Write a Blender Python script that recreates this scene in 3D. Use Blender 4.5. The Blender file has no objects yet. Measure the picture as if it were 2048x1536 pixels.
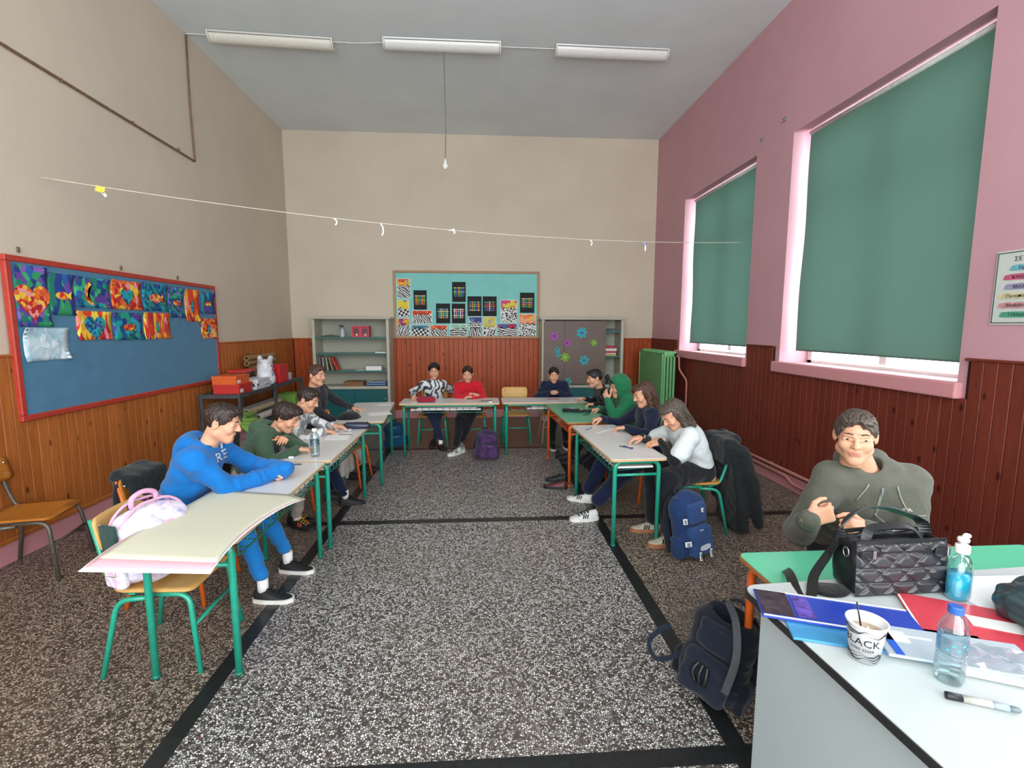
import bpy, bmesh, math, random
import numpy as np
from mathutils import Vector, Matrix
from mathutils.bvhtree import BVHTree

# ------------------------------------------------------------------ camera
S = bpy.context.scene
COL = S.collection
PITCH, YAW, ROLL = .1168, .0648, .0015
_fw = Vector((math.sin(YAW)*math.cos(PITCH), math.cos(YAW)*math.cos(PITCH), -math.sin(PITCH)))
_rt0 = Vector((math.cos(YAW), -math.sin(YAW), 0))
_up0 = _rt0.cross(_fw)
_rt = _rt0*math.cos(ROLL) + _up0*math.sin(ROLL)
_up = -_rt0*math.sin(ROLL) + _up0*math.cos(ROLL)
cd = bpy.data.cameras.new('camera'); cam = bpy.data.objects.new('camera', cd); COL.objects.link(cam)
m = Matrix((_rt, _up, -_fw)).transposed().to_4x4(); m.translation = (0, 0, 1.65)
cam.matrix_world = m
cd.sensor_width = 36; cd.lens = 965.14/2048*36; cd.clip_start = .05
S.camera = cam
# ------------------------------------------------------------------ view, world, lights
S.view_settings.view_transform = 'Standard'
try: S.view_settings.look = 'None'
except Exception: pass
S.view_settings.exposure = -0.18; S.view_settings.gamma = 1.0; S.view_settings.use_curve_mapping = False
W = bpy.data.worlds.new('world'); S.world = W; W.use_nodes = True
bg = W.node_tree.nodes['Background']; bg.inputs[0].default_value = (.86, .94, 1, 1); bg.inputs[1].default_value = 11
def area(name, loc, size, power, rot, col=(1, 1, 1)):
    l = bpy.data.lights.new(name, 'AREA'); l.shape = 'RECTANGLE'; l.size, l.size_y = size
    l.energy = power; l.color = col
    o = bpy.data.objects.new(name, l); COL.objects.link(o); o.location = loc; o.rotation_euler = rot
    return o
H2 = math.pi/2
# sky daylight through the windows, plus an unseen fill lamp added behind the camera
for wy in (6.575, 3.97, 1.37, -1.23):      # portals: they emit nothing, they only guide sky light through the four windows
    o = area('window_portal', (3.56, wy, 2.45), (2.33, 1.94), 1, (0, H2, 0)); o.data.cycles.is_portal = True
area('rear_daylight', (0, -2.4, 2.6), (6.2, 4.2), 640, (H2, 0, 0), (.90, .97, 1))

# ------------------------------------------------------------------ tagging
def tag(o, label=None, cat=None, group=None, kind=None):
    if label: o['label'] = label
    if cat: o['category'] = cat
    if group: o['group'] = group
    if kind: o['kind'] = kind
    return o
def thing(name, label, cat, loc=(0, 0, 0), rz=0, group=None):
    o = bpy.data.objects.new(name, None); COL.objects.link(o)
    o.location = loc; o.rotation_euler = (0, 0, rz); o.empty_display_size = .05
    return tag(o, label, cat, group)
def dup(root, loc=None, rz=None, label=None, group=None):
    def cp(o, par):
        c = o.copy(); COL.objects.link(c); c.parent = par
        for ch in KIDS.get(o.name, []): cp(ch, c)
        return c
    r = cp(root, None)
    if loc is not None: r.location = loc
    if rz is not None: r.rotation_euler = (0, 0, rz)
    if label: r['label'] = label
    if group: r['group'] = group
    return r
KIDS = {}
def link(name, me, mats, parent=None, smooth=False, loc=None, rot=None):
    if not isinstance(mats, (list, tuple)): mats = [mats]
    for m_ in mats: me.materials.append(m_)
    if smooth:
        me.polygons.foreach_set('use_smooth', np.ones(len(me.polygons), bool))
    o = bpy.data.objects.new(name, me); COL.objects.link(o)
    if parent is not None:
        o.parent = parent; KIDS.setdefault(parent.name, []).append(o)
    if loc is not None: o.location = loc
    if rot is not None: o.rotation_euler = rot
    return o
def obj(name, bm, mats, parent=None, smooth=False, loc=None, rot=None):
    me = bpy.data.meshes.new(name); bm.to_mesh(me); bm.free()
    if smooth == 'auto':
        o = link(name, me, mats, parent, True, loc, rot)
        me.set_sharp_from_angle(angle=math.radians(38)); return o
    return link(name, me, mats, parent, smooth, loc, rot)
def raw(name, V, F, mats, parent=None, smooth=False, mi=None, loc=None, rot=None):
    me = bpy.data.meshes.new(name); me.from_pydata([tuple(map(float, v)) for v in V], [], [tuple(f) for f in F])
    if mi is not None: me.polygons.foreach_set('material_index', np.array(mi, np.int32))
    return link(name, me, mats, parent, smooth, loc, rot)

# ------------------------------------------------------------------ shapes into a bmesh
def nb(): return bmesh.new()
def bx(bm, c, s, bev=0, seg=1, rot=None, mi=0):
    t = bmesh.new(); bmesh.ops.create_cube(t, size=1)
    bmesh.ops.scale(t, vec=s, verts=t.verts)
    if bev: bmesh.ops.bevel(t, geom=t.edges[:], offset=bev, segments=seg, affect='EDGES', profile=.5)
    M = Matrix.Translation(c) @ (rot.to_4x4() if rot else Matrix())
    merge(bm, t, M, mi); return bm
def merge(bm, t, M=None, mi=None):
    if M is not None: t.transform(M)
    vm = {}
    for v in t.verts: vm[v] = bm.verts.new(v.co)
    for f in t.faces:
        try:
            g = bm.faces.new([vm[v] for v in f.verts]); g.material_index = f.material_index if mi is None else mi; g.smooth = f.smooth
        except ValueError: pass
    t.free()
def tube(bm, pts, r, seg=10, mi=0, caps=True, closed=False):
    pts = [Vector(p) for p in pts]; n = len(pts)
    rr = r if isinstance(r, (list, tuple)) else [r]*n
    rings = []; prev = None
    for i, p in enumerate(pts):
        if closed: d = (pts[(i+1) % n]-pts[i-1])
        else: d = pts[min(i+1, n-1)]-pts[max(i-1, 0)]
        if d.length < 1e-9: d = Vector((0, 0, 1))
        d.normalize()
        if prev is None:
            a = Vector((0, 0, 1)) if abs(d.z) < .9 else Vector((1, 0, 0))
            u = d.cross(a).normalized()
        else:
            u = (prev - d*prev.dot(d))
            if u.length < 1e-6: u = d.orthogonal()
            u.normalize()
        prev = u; w = d.cross(u)
        rings.append([bm.verts.new(p+(u*math.cos(2*math.pi*k/seg)+w*math.sin(2*math.pi*k/seg))*rr[i]) for k in range(seg)])
    for i in range(n if closed else n-1):
        a, b = rings[i], rings[(i+1) % n]
        for k in range(seg):
            f = bm.faces.new((a[k], a[(k+1) % seg], b[(k+1) % seg], b[k])); f.material_index = mi; f.smooth = True
    if caps and not closed:
        f = bm.faces.new(rings[0][::-1]); f.material_index = mi
        f = bm.faces.new(rings[-1]); f.material_index = mi
    return bm
def strip(bm, pts, nrm, w, th, mi=0):
    """flat strap following pts, nrm = face normal (vector or list)"""
    pts = [Vector(p) for p in pts]; n = len(pts); R = []
    for i, p in enumerate(pts):
        d = (pts[min(i+1, n-1)]-pts[max(i-1, 0)]).normalized()
        q = Vector(nrm[i] if isinstance(nrm, list) else nrm)
        s_ = d.cross(q).normalized(); q = s_.cross(d).normalized()
        R.append([bm.verts.new(p+s_*a*w/2+q*b*th/2) for a, b in ((-1, -1), (1, -1), (1, 1), (-1, 1))])
    for i in range(n-1):
        for k in range(4):
            f = bm.faces.new((R[i][k], R[i][(k+1) % 4], R[i+1][(k+1) % 4], R[i+1][k])); f.material_index = mi
    bm.faces.new(R[0][::-1]).material_index = mi; bm.faces.new(R[-1]).material_index = mi
    return bm
def smoothpath(pts, rad=.04, n=5):
    """polyline with rounded corners"""
    P = [Vector(p) for p in pts]; out = [P[0]]
    for i in range(1, len(P)-1):
        a, b, c = P[i-1], P[i], P[i+1]
        r1 = min(rad, (a-b).length*.45); r2 = min(rad, (c-b).length*.45)
        s, e = b+(a-b).normalized()*r1, b+(c-b).normalized()*r2
        for k in range(n+1):
            t = k/n; out.append(s*(1-t)**2+b*2*t*(1-t)+e*t*t)
    out.append(P[-1]); return out
def spline(pts, n=6):
    P = [Vector(p) for p in pts]; out = []
    for i in range(len(P)-1):
        p0, p1, p2, p3 = P[max(i-1, 0)], P[i], P[i+1], P[min(i+2, len(P)-1)]
        for k in range(n):
            t = k/n
            out.append(.5*((2*p1)+(p2-p0)*t+(2*p0-5*p1+4*p2-p3)*t*t+(3*p1-p0-3*p2+p3)*t**3))
    out.append(P[-1]); return out
def lathe(bm, prof, c=(0, 0, 0), seg=24, mi=0, sx=1, sy=1, tilt=None):
    c = Vector(c); rings = []
    for r, z in prof:
        if r < 1e-6: rings.append([bm.verts.new(c+Vector((0, 0, z)))])
        else: rings.append([bm.verts.new(c+Vector((r*sx*math.cos(2*math.pi*k/seg), r*sy*math.sin(2*math.pi*k/seg), z))) for k in range(seg)])
    for a, b in zip(rings, rings[1:]):
        for k in range(seg):
            k2 = (k+1) % seg
            if len(a) == 1 and len(b) == 1: continue
            if len(a) == 1: f = bm.faces.new((a[0], b[k2], b[k]))
            elif len(b) == 1: f = bm.faces.new((a[k], a[k2], b[0]))
            else: f = bm.faces.new((a[k], a[k2], b[k2], b[k]))
            f.material_index = mi; f.smooth = True
    return bm
def prism(bm, poly, z0, z1, mi=0, M=None):
    t = bmesh.new()
    a = [t.verts.new((x, y, z0)) for x, y in poly]; b = [t.verts.new((x, y, z1)) for x, y in poly]
    n = len(poly)
    t.faces.new(a[::-1]); t.faces.new(b)
    for k in range(n): t.faces.new((a[k], a[(k+1) % n], b[(k+1) % n], b[k]))
    for f in t.faces: f.material_index = mi
    merge(bm, t, M, mi); return bm
def rrect(w, h, r, n=4):
    out = []
    for cx, cy, a0 in ((w/2-r, h/2-r, 0), (-w/2+r, h/2-r, 90), (-w/2+r, -h/2+r, 180), (w/2-r, -h/2+r, 270)):
        for k in range(n+1):
            a = math.radians(a0+90*k/n); out.append((cx+r*math.cos(a), cy+r*math.sin(a)))
    return out

# ------------------------------------------------------------------ materials
def lin(c):
    if isinstance(c, str):
        c = tuple(int(c[i:i+2], 16)/255 for i in (0, 2, 4))
    return tuple((x/12.92 if x <= .04045 else ((x+.055)/1.055)**2.4) for x in c)
MATS = {}
class NT:
    def __init__(s, name):
        s.m = bpy.data.materials.new(name); s.m.use_nodes = True; s.t = s.m.node_tree
        s.b = s.t.nodes['Principled BSDF']
    def n(s, typ, **kw):
        q = s.t.nodes.new(typ)
        for k, v in kw.items(): setattr(q, k, v)
        return q
    def l(s, a, b): s.t.links.new(a, b)
    def coord(s, scale=1, kind='Object', sv=None):
        tc = s.n('ShaderNodeTexCoord'); mp = s.n('ShaderNodeMapping')
        mp.inputs['Scale'].default_value = sv or (scale,)*3
        s.l(tc.outputs[kind], mp.inputs[0]); return mp.outputs[0]
    def noise(s, vec, scale, detail=3, rough=.5, dist=0):
        q = s.n('ShaderNodeTexNoise'); q.inputs['Scale'].default_value = scale; q.inputs['Detail'].default_value = detail
        q.inputs['Roughness'].default_value = rough; q.inputs['Distortion'].default_value = dist
        s.l(vec, q.inputs['Vector']); return q.outputs[0]
    def vor(s, vec, scale, feat='F1', rnd=1):
        q = s.n('ShaderNodeTexVoronoi', feature=feat); q.inputs['Scale'].default_value = scale
        q.inputs['Randomness'].default_value = rnd
        s.l(vec, q.inputs['Vector']); return q
    def ramp(s, fac, stops, interp='LINEAR'):
        q = s.n('ShaderNodeValToRGB'); q.color_ramp.interpolation = interp; e = q.color_ramp.elements
        while len(e) < len(stops): e.new(.5)
        for i, (p, c) in enumerate(stops):
            e[i].position = p; e[i].color = (*c, 1) if len(c) == 3 else c
        s.l(fac, q.inputs[0]); return q.outputs[0]
    def mix(s, fac, a, b, mode='MIX'):
        q = s.n('ShaderNodeMix', data_type='RGBA', blend_type=mode)
        for i, v in ((0, fac), (6, a), (7, b)):
            if hasattr(v, 'links') or hasattr(v, 'is_linked'): s.l(v, q.inputs[i])
            else: q.inputs[i].default_value = v if i == 0 else (*v, 1)
        return q.outputs[2]
    def math(s, op, a, b=0):
        q = s.n('ShaderNodeMath', operation=op)
        for i, v in ((0, a), (1, b)):
            if hasattr(v, 'is_linked'): s.l(v, q.inputs[i])
            else: q.inputs[i].default_value = v
        return q.outputs[0]
    def bump(s, h, strength=.3, dist=.01):
        q = s.n('ShaderNodeBump'); q.inputs['Strength'].default_value = strength; q.inputs['Distance'].default_value = dist
        s.l(h, q.inputs['Height']); s.l(q.outputs[0], s.b.inputs['Normal'])
    def col(s, c):
        if hasattr(c, 'is_linked'): s.l(c, s.b.inputs['Base Color'])
        else: s.b.inputs['Base Color'].default_value = (*c, 1)
    def set(s, **kw):
        for k, v in kw.items(): s.b.inputs[k.replace('_', ' ')].default_value = v
        return s
def M_(name, c, rough=.6, metal=0, var=.12, vscale=30, bump=0, bscale=200, spec=.5, coat=0, sheen=0):
    """painted / plastic / fabric surface with a slight mottling"""
    if name in MATS: return MATS[name]
    t = NT(name); c = lin(c); v = t.coord()
    nz = t.noise(v, vscale, 3)
    t.col(t.ramp(nz, [(.3, tuple(x*(1-var) for x in c)), (.7, tuple(min(1, x*(1+var)) for x in c))]))
    t.set(Roughness=rough, Metallic=metal, Specular_IOR_Level=spec)
    if coat: t.set(Coat_Weight=coat, Coat_Roughness=.15)
    if sheen: t.set(Sheen_Weight=sheen)
    if bump: t.bump(t.noise(v, bscale, 2), bump, .004)
    MATS[name] = t.m; return t.m
def cloth(name, c, var=.15, bump=.5, rough=.9, fold=0.):
    if name in MATS: return MATS[name]
    t = NT(name); c = lin(c); v = t.coord()
    nz = t.noise(v, 9, 4, .6)
    t.col(t.ramp(nz, [(.25, tuple(x*(1-var) for x in c)), (.75, tuple(min(1, x*(1+var)) for x in c))]))
    t.set(Roughness=rough, Specular_IOR_Level=.25, Sheen_Weight=.15)
    a = t.noise(v, 14, 3, .55, .8); b = t.noise(v, 500, 1)
    t.bump(t.math('ADD', t.math('MULTIPLY', a, 1.0), t.math('MULTIPLY', b, .08)), bump, .02)
    MATS[name] = t.m; return t.m

# wall paints
def paint(name, c):
    t = NT(name); v = t.coord(); c = lin(c)
    n1 = t.noise(v, .9, 5, .6); n2 = t.noise(v, 60, 3)
    a = t.ramp(n1, [(.3, tuple(x*.94 for x in c)), (.7, tuple(x*1.05 for x in c))])
    t.col(a); t.set(Roughness=.75, Specular_IOR_Level=.3); t.bump(n2, .12, .004); return t.m
mBeige = paint('beige_wall_paint', 'cfc2b0')
mPink = paint('pink_wall_paint', 'c89aa3')
mSkirt = paint('pink_skirting_paint', 'd09096')
mCeil = paint('ceiling_paint', 'dfe7ea')
# terrazzo
def terrazzo(name, tint, dark):
    t = NT(name); v = t.coord()
    wv = t.n('ShaderNodeVectorMath', operation='ADD')
    ns = t.n('ShaderNodeTexNoise'); ns.inputs['Scale'].default_value = 40; t.l(v, ns.inputs['Vector'])
    sc = t.n('ShaderNodeVectorMath', operation='SCALE'); t.l(ns.outputs['Color'], sc.inputs[0]); sc.inputs['Scale'].default_value = .012
    t.l(v, wv.inputs[0]); t.l(sc.outputs[0], wv.inputs[1])
    vo = t.vor(wv.outputs[0], 98)
    ed = t.vor(wv.outputs[0], 98, 'DISTANCE_TO_EDGE')
    sep = t.n('ShaderNodeSeparateColor'); t.l(vo.outputs['Color'], sep.inputs[0])
    k = tint
    chips = t.ramp(sep.outputs[0], [(0, (.045*k[0], .042*k[1], .04*k[2])), (.16, (.16*k[0], .14*k[1], .13*k[2])), (.28, (.36*k[0], .35*k[1], .34*k[2])),
                                    (.42, (.62*k[0], .62*k[1], .6*k[2])), (.66, (.88*k[0], .85*k[1], .83*k[2])), (.965, (.22, .11, .09))], 'CONSTANT')
    joint = t.ramp(ed.outputs['Distance'], [(.10, (0, 0, 0)), (.2, (1, 1, 1))])
    c = t.mix(joint, dark, chips)
    big = t.noise(v, .8, 3)
    c = t.mix(t.ramp(big, [(.35, (.0, .0, .0)), (.75, (.35, .35, .35))]), c, (.2, .15, .12), 'MIX')
    t.col(c); t.set(Roughness=.36, Specular_IOR_Level=.35); return t.m
mTerr = terrazzo('grey_terrazzo', (1, 1, 1), (.04, .038, .036))
mTerrB = terrazzo('brownish_terrazzo', (.66, .57, .47), (.045, .034, .027))  # same terrazzo, with the wood panelling's reflection painted in as a brown tint
mStrip = M_('black_terrazzo_strip', '1d1f20', .35, var=.3, vscale=40)
mStripR = M_('oxblood_terrazzo_strip', '4a2420', .4, var=.3, vscale=40)
# wood planks: varied by object
def wood(name, c1, c2, knot, rough=.38, ax='Z', ks=1.):
    t = NT(name); oi = t.n('ShaderNodeObjectInfo')
    tc = t.n('ShaderNodeTexCoord'); add = t.n('ShaderNodeVectorMath', operation='MULTIPLY_ADD')
    cmb = t.n('ShaderNodeCombineXYZ')
    for i in range(3): t.l(oi.outputs['Random'], cmb.inputs[i])
    t.l(cmb.outputs[0], add.inputs[0]); add.inputs[1].default_value = (31, 17, 23); t.l(tc.outputs['Object'], add.inputs[2])
    mp = t.n('ShaderNodeMapping'); t.l(add.outputs[0], mp.inputs[0])
    sv = {'Z': (1, 1, .07), 'X': (.07, 1, 1), 'Y': (1, .07, 1)}[ax]
    mp.inputs['Scale'].default_value = sv
    g = t.noise(mp.outputs[0], 55, 4, .6, .6)
    mk = t.n('ShaderNodeMapping'); t.l(add.outputs[0], mk.inputs[0])
    mk.inputs['Scale'].default_value = {'Z': (1, 1, .5), 'X': (.5, 1, 1), 'Y': (1, .5, 1)}[ax]
    vo = t.vor(mk.outputs[0], 10*ks); kn = t.ramp(vo.outputs['Distance'], [(.09, (1, 1, 1)), (.17, (0, 0, 0))])
    base = t.ramp(g, [(.3, lin(c1)), (.7, lin(c2))])
    dk = t.mix(t.math('MULTIPLY', oi.outputs['Random'], .38), base, tuple(x*.6 for x in lin(c1)))
    c = t.mix(t.math('MULTIPLY', kn, .8), dk, lin(knot))
    t.col(c); t.set(Roughness=max(rough, .42), Specular_IOR_Level=.28); t.bump(g, .08, .003); return t.m
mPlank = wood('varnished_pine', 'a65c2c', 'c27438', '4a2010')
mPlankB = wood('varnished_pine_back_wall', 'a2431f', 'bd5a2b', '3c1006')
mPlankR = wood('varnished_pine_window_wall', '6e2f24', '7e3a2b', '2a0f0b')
mPly = wood('chair_plywood', 'c98a3c', 'dda352', 'a8692a', .35, 'X', .3)
mPlyL = wood('pale_chair_plywood', 'd3a45c', 'e0b670', 'b57f3c', .35, 'X', .3)
mPlyO = wood('orange_chair_plywood', 'b06a26', 'c37c30', '7d4518', .4, 'X', .3)
mFrameW = wood('board_frame_pine', 'b08a68', 'c29c78', '5a3a26', .5, 'X', .6)
mEdge = wood('desk_edge_band', 'c9a476', 'd6b487', 'b08a5c', .5, 'X', .3)
mEdgeO = wood('orange_desk_edge_band', 'a8683c', 'b97a4a', '8c5630', .5, 'X', .3)
mGreen = M_('green_enamel_tube', '1f9a80', .32, var=.08, coat=.5)
mGreenD = M_('dark_green_enamel', '1b6a58', .35, var=.1)
mOrange = M_('orange_enamel_tube', 'd9611f', .35, var=.1, coat=.4)
mGreyT = M_('grey_metal_tube', '5f5b52', .4, .3, var=.15)
mTopW = M_('pale_laminate', 'dad9d7', .3, var=.02, vscale=3)
mTopG = M_('green_laminate', '62b48c', .3, var=.03, vscale=3)
mTopG2 = M_('mint_laminate', '62c49c', .28, var=.03, vscale=3)
mWhiteP = M_('white_paper', 'ecebea', .8, var=.02)
mBlack = M_('black_plastic', '15161a', .45, var=.1)
mSteel = M_('bright_metal', 'b8b8ba', .25, .9)
mWhite = M_('white_plastic', 'e6e6e4', .45, var=.03)

# ------------------------------------------------------------------ the room
XL, XR, D, YR, H, PT, SK = -3.32, 3.17, 8.8, -2.6, 4.95, 1.44, .15
def struct(name, bm, mats, **k): return tag(obj(name, bm, mats, **k), kind='structure')
# floor: terrazzo field, set strips as parts
b = nb(); bx(b, (0, 3.1, -.05), (7.6, 12.4, .1)); floor = struct('floor', b, mTerr)
def slab(name, x0, x1, y0, y1, z, mat):
    b = nb(); bx(b, ((x0+x1)/2, (y0+y1)/2, z/2-.004), (x1-x0, y1-y0, z+.008)); return obj(name, b, mat, floor)
slab('terrazzo_border', XL, -1.285, YR, D, .0006, mTerrB); slab('terrazzo_border', 1.045, XR, YR, D, .0006, mTerrB)  # outer floor carries the painted reflection of the panelling
slab('terrazzo_border', -1.285, 1.045, 6.5, D, .0006, mTerrB)
for nm, a in (('long', (-1.285, -1.205, YR, 6.46)), ('long', (.965, 1.045, YR, 6.46)), ('x', (XL, XR, 3.965, 4.045)), ('x', (XL, XR, 1.6, 1.68)), ('x', (XL, XR, -.75, -.67))):
    slab('black_strip', *a, .0014 if nm == 'x' else .0018, mStrip)
slab('dark_red_strip', XL, XR, 6.46, 6.54, .0016, mStripR)
b = nb(); bx(b, (0, 3.1, H+.1), (7.6, 12.4, .2)); struct('ceiling', b, mCeil)
b = nb(); bx(b, (XL-.15, 3.1, H/2), (.3, 12.0, H+.02)); wl = struct('wall_left', b, mBeige)
b = nb(); bx(b, ((XL+XR)/2, D+.15, H/2), (XR-XL, .3, H+.02)); wb = struct('wall_back', b, mBeige)
b = nb(); bx(b, ((XL+XR)/2, YR-.15, H/2), (XR-XL+.6, .3, H+.02)); wr_ = struct('wall_rear', b, mBeige)
# right wall with four openings
WIN = [(5.6, 7.55), (3.0, 4.94), (.4, 2.34), (-2.2, -.26)]
SZ, HZ, WT = 1.28, 3.61, .42
b = nb()
def seg(y0, y1, z0, z1): bx(b, (XR+WT/2, (y0+y1)/2, (z0+z1)/2), (WT, y1-y0, z1-z0))
seg(YR-.3, D+.3, 0, SZ-.06); seg(YR-.3, D+.3, HZ, H+.01)
ys = [YR-.3]+[v for w in sorted(WIN) for v in w]+[D+.3]
for i in range(0, len(ys), 2): seg(ys[i], ys[i+1], SZ-.06, HZ)
wr = struct('wall_right', b, mPink)
# skirting boards
def skirt(name, c, s):
    b = nb(); bx(b, c, s, .004); return struct(name, b, mSkirt)
skirt('baseboard_left', (XL+.012, 3.1, SK/2), (.024, 11.4, SK)); skirt('baseboard_right', (XR-.012, 3.1, SK/2), (.024, 11.4, SK))
skirt('baseboard_back', ((XL+XR)/2, D-.012, SK/2), (XR-XL, .024, SK))
# planks: chamfered boards, children of their wall
PW = .085
def plank_mesh(h, mat):
    t = nb(); bx(t, (0, 0, h/2), (PW-.003, .016, h), .0035)
    me = bpy.data.meshes.new('plank'); t.to_mesh(me); t.free(); me.materials.append(mat); return me
def put_plank(me, par, loc, rz):
    o = bpy.data.objects.new('plank', me); COL.objects.link(o); o.parent = par; o.location = loc; o.rotation_euler = (0, 0, rz)
def backing(par, c, s):
    b = nb(); bx(b, c, s); obj('batten_backing', b, M_('dark_joint', '2a1109', .8), par)
meL, meB, meR = plank_mesh(PT-SK, mPlank), plank_mesh(PT-SK, mPlankB), plank_mesh(PT-SK, mPlankR)
meRw = plank_mesh(SZ-.09-SK, mPlankR)
backing(wl, (XL+.004, 3.1, (PT+SK)/2), (.008, 11.4, PT-SK)); backing(wb, ((XL+XR)/2, D-.004, (PT+SK)/2), (XR-XL, .008, PT-SK))
y = D-.03-PW/2
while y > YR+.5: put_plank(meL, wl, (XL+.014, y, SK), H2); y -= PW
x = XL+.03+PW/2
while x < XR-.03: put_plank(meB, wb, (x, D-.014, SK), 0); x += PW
y = D-.03-PW/2
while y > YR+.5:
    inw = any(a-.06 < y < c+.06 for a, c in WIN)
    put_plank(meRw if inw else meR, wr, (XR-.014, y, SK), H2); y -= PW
backing(wr, (XR-.004, 3.1, (SZ-.09+SK)/2), (.008, 11.4, SZ-.09-SK))
for i in range(0, len(ys), 2):
    a, c = ys[i]+.07, ys[i+1]-.07
    if i+2 >= len(ys): c = D
    backing(wr, (XR-.004, (a+c)/2, (PT+SZ)/2-.05), (.008, c-a, PT-SZ+.09))
b = nb(); bx(b, (XL+.016, 3.1, PT+.008), (.032, 11.4, .018), .004); struct('trim_left', b, mPlank)
b = nb(); bx(b, ((XL+XR)/2, D-.016, PT+.008), (XR-XL, .032, .018), .004); struct('trim_back', b, mPlankB)
for i in range(0, len(ys), 2):
    a, c = max(ys[i]+.06, YR), min(ys[i+1]-.06, D)
    b = nb(); bx(b, (XR-.016, (a+c)/2, PT+.008), (.032, c-a, .018), .004); struct('trim_%d' % (i//2+1), b, mPlankR)
b = nb(); bx(b, (XL+.018, 3.1, SK+.012), (.036, 11.4, .03), .004); struct('trim_5', b, mPlank)
# windows: frame, sill, glass
tg = NT('window_glass'); mx = tg.n('ShaderNodeMixShader'); tr = tg.n('ShaderNodeBsdfTransparent'); gl = tg.n('ShaderNodeBsdfGlossy'); gl.inputs['Roughness'].default_value = .02
mx.inputs[0].default_value = .06; tg.l(tr.outputs[0], mx.inputs[1]); tg.l(gl.outputs[0], mx.inputs[2]); tg.l(mx.outputs[0], tg.t.nodes['Material Output'].inputs[0]); mGlass = tg.m
mFrame = M_('white_window_paint', 'dfe6e2', .4, var=.03)
for i, (a, c) in enumerate(WIN):
    yc, wd = (a+c)/2, c-a
    b = nb(); x = XR+.34
    bx(b, (x, a+.035, (SZ+HZ)/2), (.06, .07, HZ-SZ), .004); bx(b, (x, c-.035, (SZ+HZ)/2), (.06, .07, HZ-SZ), .004)
    bx(b, (x, yc, HZ-.035), (.06, wd, .07), .004); bx(b, (x, yc, SZ+.015), (.06, wd, .04), .004)
    w = struct('window_%d' % (i+1), b, mFrame)
    b = nb(); bx(b, (x, yc, (SZ+HZ)/2), (.06, .08, HZ-SZ-.1), .004); obj('mullion', b, mFrame, w)
    b = nb(); bx(b, (x, yc, 2.9), (.06, wd-.1, .06), .004); obj('transom', b, mFrame, w)
    for s in (-1, 1):
        b = nb(); bx(b, (x, yc+s*wd/4, 2.08), (.006, wd/2-.08, 1.56)); obj('pane', b, mGlass, w)
        b = nb(); bx(b, (x, yc+s*wd/4, 3.24), (.006, wd/2-.08, .6)); obj('pane', b, mGlass, w)
    b = nb(); bx(b, (XR+.15, yc, SZ-.02), (.4, wd+.1 if False else wd, .05), .004); bx(b, (XR-.028, yc, SZ-.04), (.07, wd+.1, .11), .012, 2)
    obj('window_sill', b, mSkirt, w)
# roller blinds in the windows in view; two unseen ones added to cut daylight
tb = NT('green_blind_fabric'); v = tb.coord()
dif = tb.n('ShaderNodeBsdfDiffuse'); trl = tb.n('ShaderNodeBsdfTranslucent'); mx = tb.n('ShaderNodeMixShader'); mx.inputs[0].default_value = .06
n_ = tb.noise(v, 500, 1); cc = tb.ramp(n_, [(.3, lin('485a52')), (.7, lin('51645b'))])
tb.l(cc, dif.inputs[0]); trl.inputs[0].default_value = (*lin('80b09c'), 1)
tb.l(dif.outputs[0], mx.inputs[1]); tb.l(trl.outputs[0], mx.inputs[2]); tb.l(mx.outputs[0], tb.t.nodes['Material Output'].inputs[0]); mBlind = tb.m
for (a, c, lab, zb) in ((3.0, 4.86, 'large green roller blind pulled down over the nearer window', 1.42), (5.6, 7.46, 'green roller blind pulled down over the far window', 1.42),
    (.4, 2.26, 'green roller blind half raised at the window beside the photographer', 2.35), (-2.2, -.34, 'green roller blind half raised at the rear window', 2.35)):
    t = thing('roller_blind', lab, 'blind', (XR+.13, (a+c)/2, zb))
    n, mrow = 40, 50; V = []; F = []; wd = c-a; hh = HZ-.03-zb
    for j in range(mrow+1):
        for i in range(n+1):
            u, w = i/n, j/mrow
            sl = (1-w)
            x = .012*math.sin(u*7+w*2+a)*sl + .010*math.sin((u*3+w*4)*2.1+a)*math.sin(w*3.1) + .03*math.exp(-((u-.35)/.12)**2)*math.exp(-((w-.3)/.25)**2)*.6
            V.append((x, (u-.5)*wd, w*hh))
    for j in range(mrow):
        for i in range(n): k = j*(n+1)+i; F.append((k, k+1, k+n+2, k+n+1))
    raw('fabric', V, F, mBlind, t, True)
    b = nb(); tube(b, [(0, -wd/2, 0), (0, wd/2, 0)], .008, 8); obj('bottom_rod', b, M_('blind_rod', '4b6a5e', .5), t)
    b = nb(); tube(b, [(0, -wd/2, hh-.005), (0, wd/2, hh-.005)], .022, 12); obj('roller_tube', b, M_('blind_tube', 'cfd2cf', .5), t)
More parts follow.
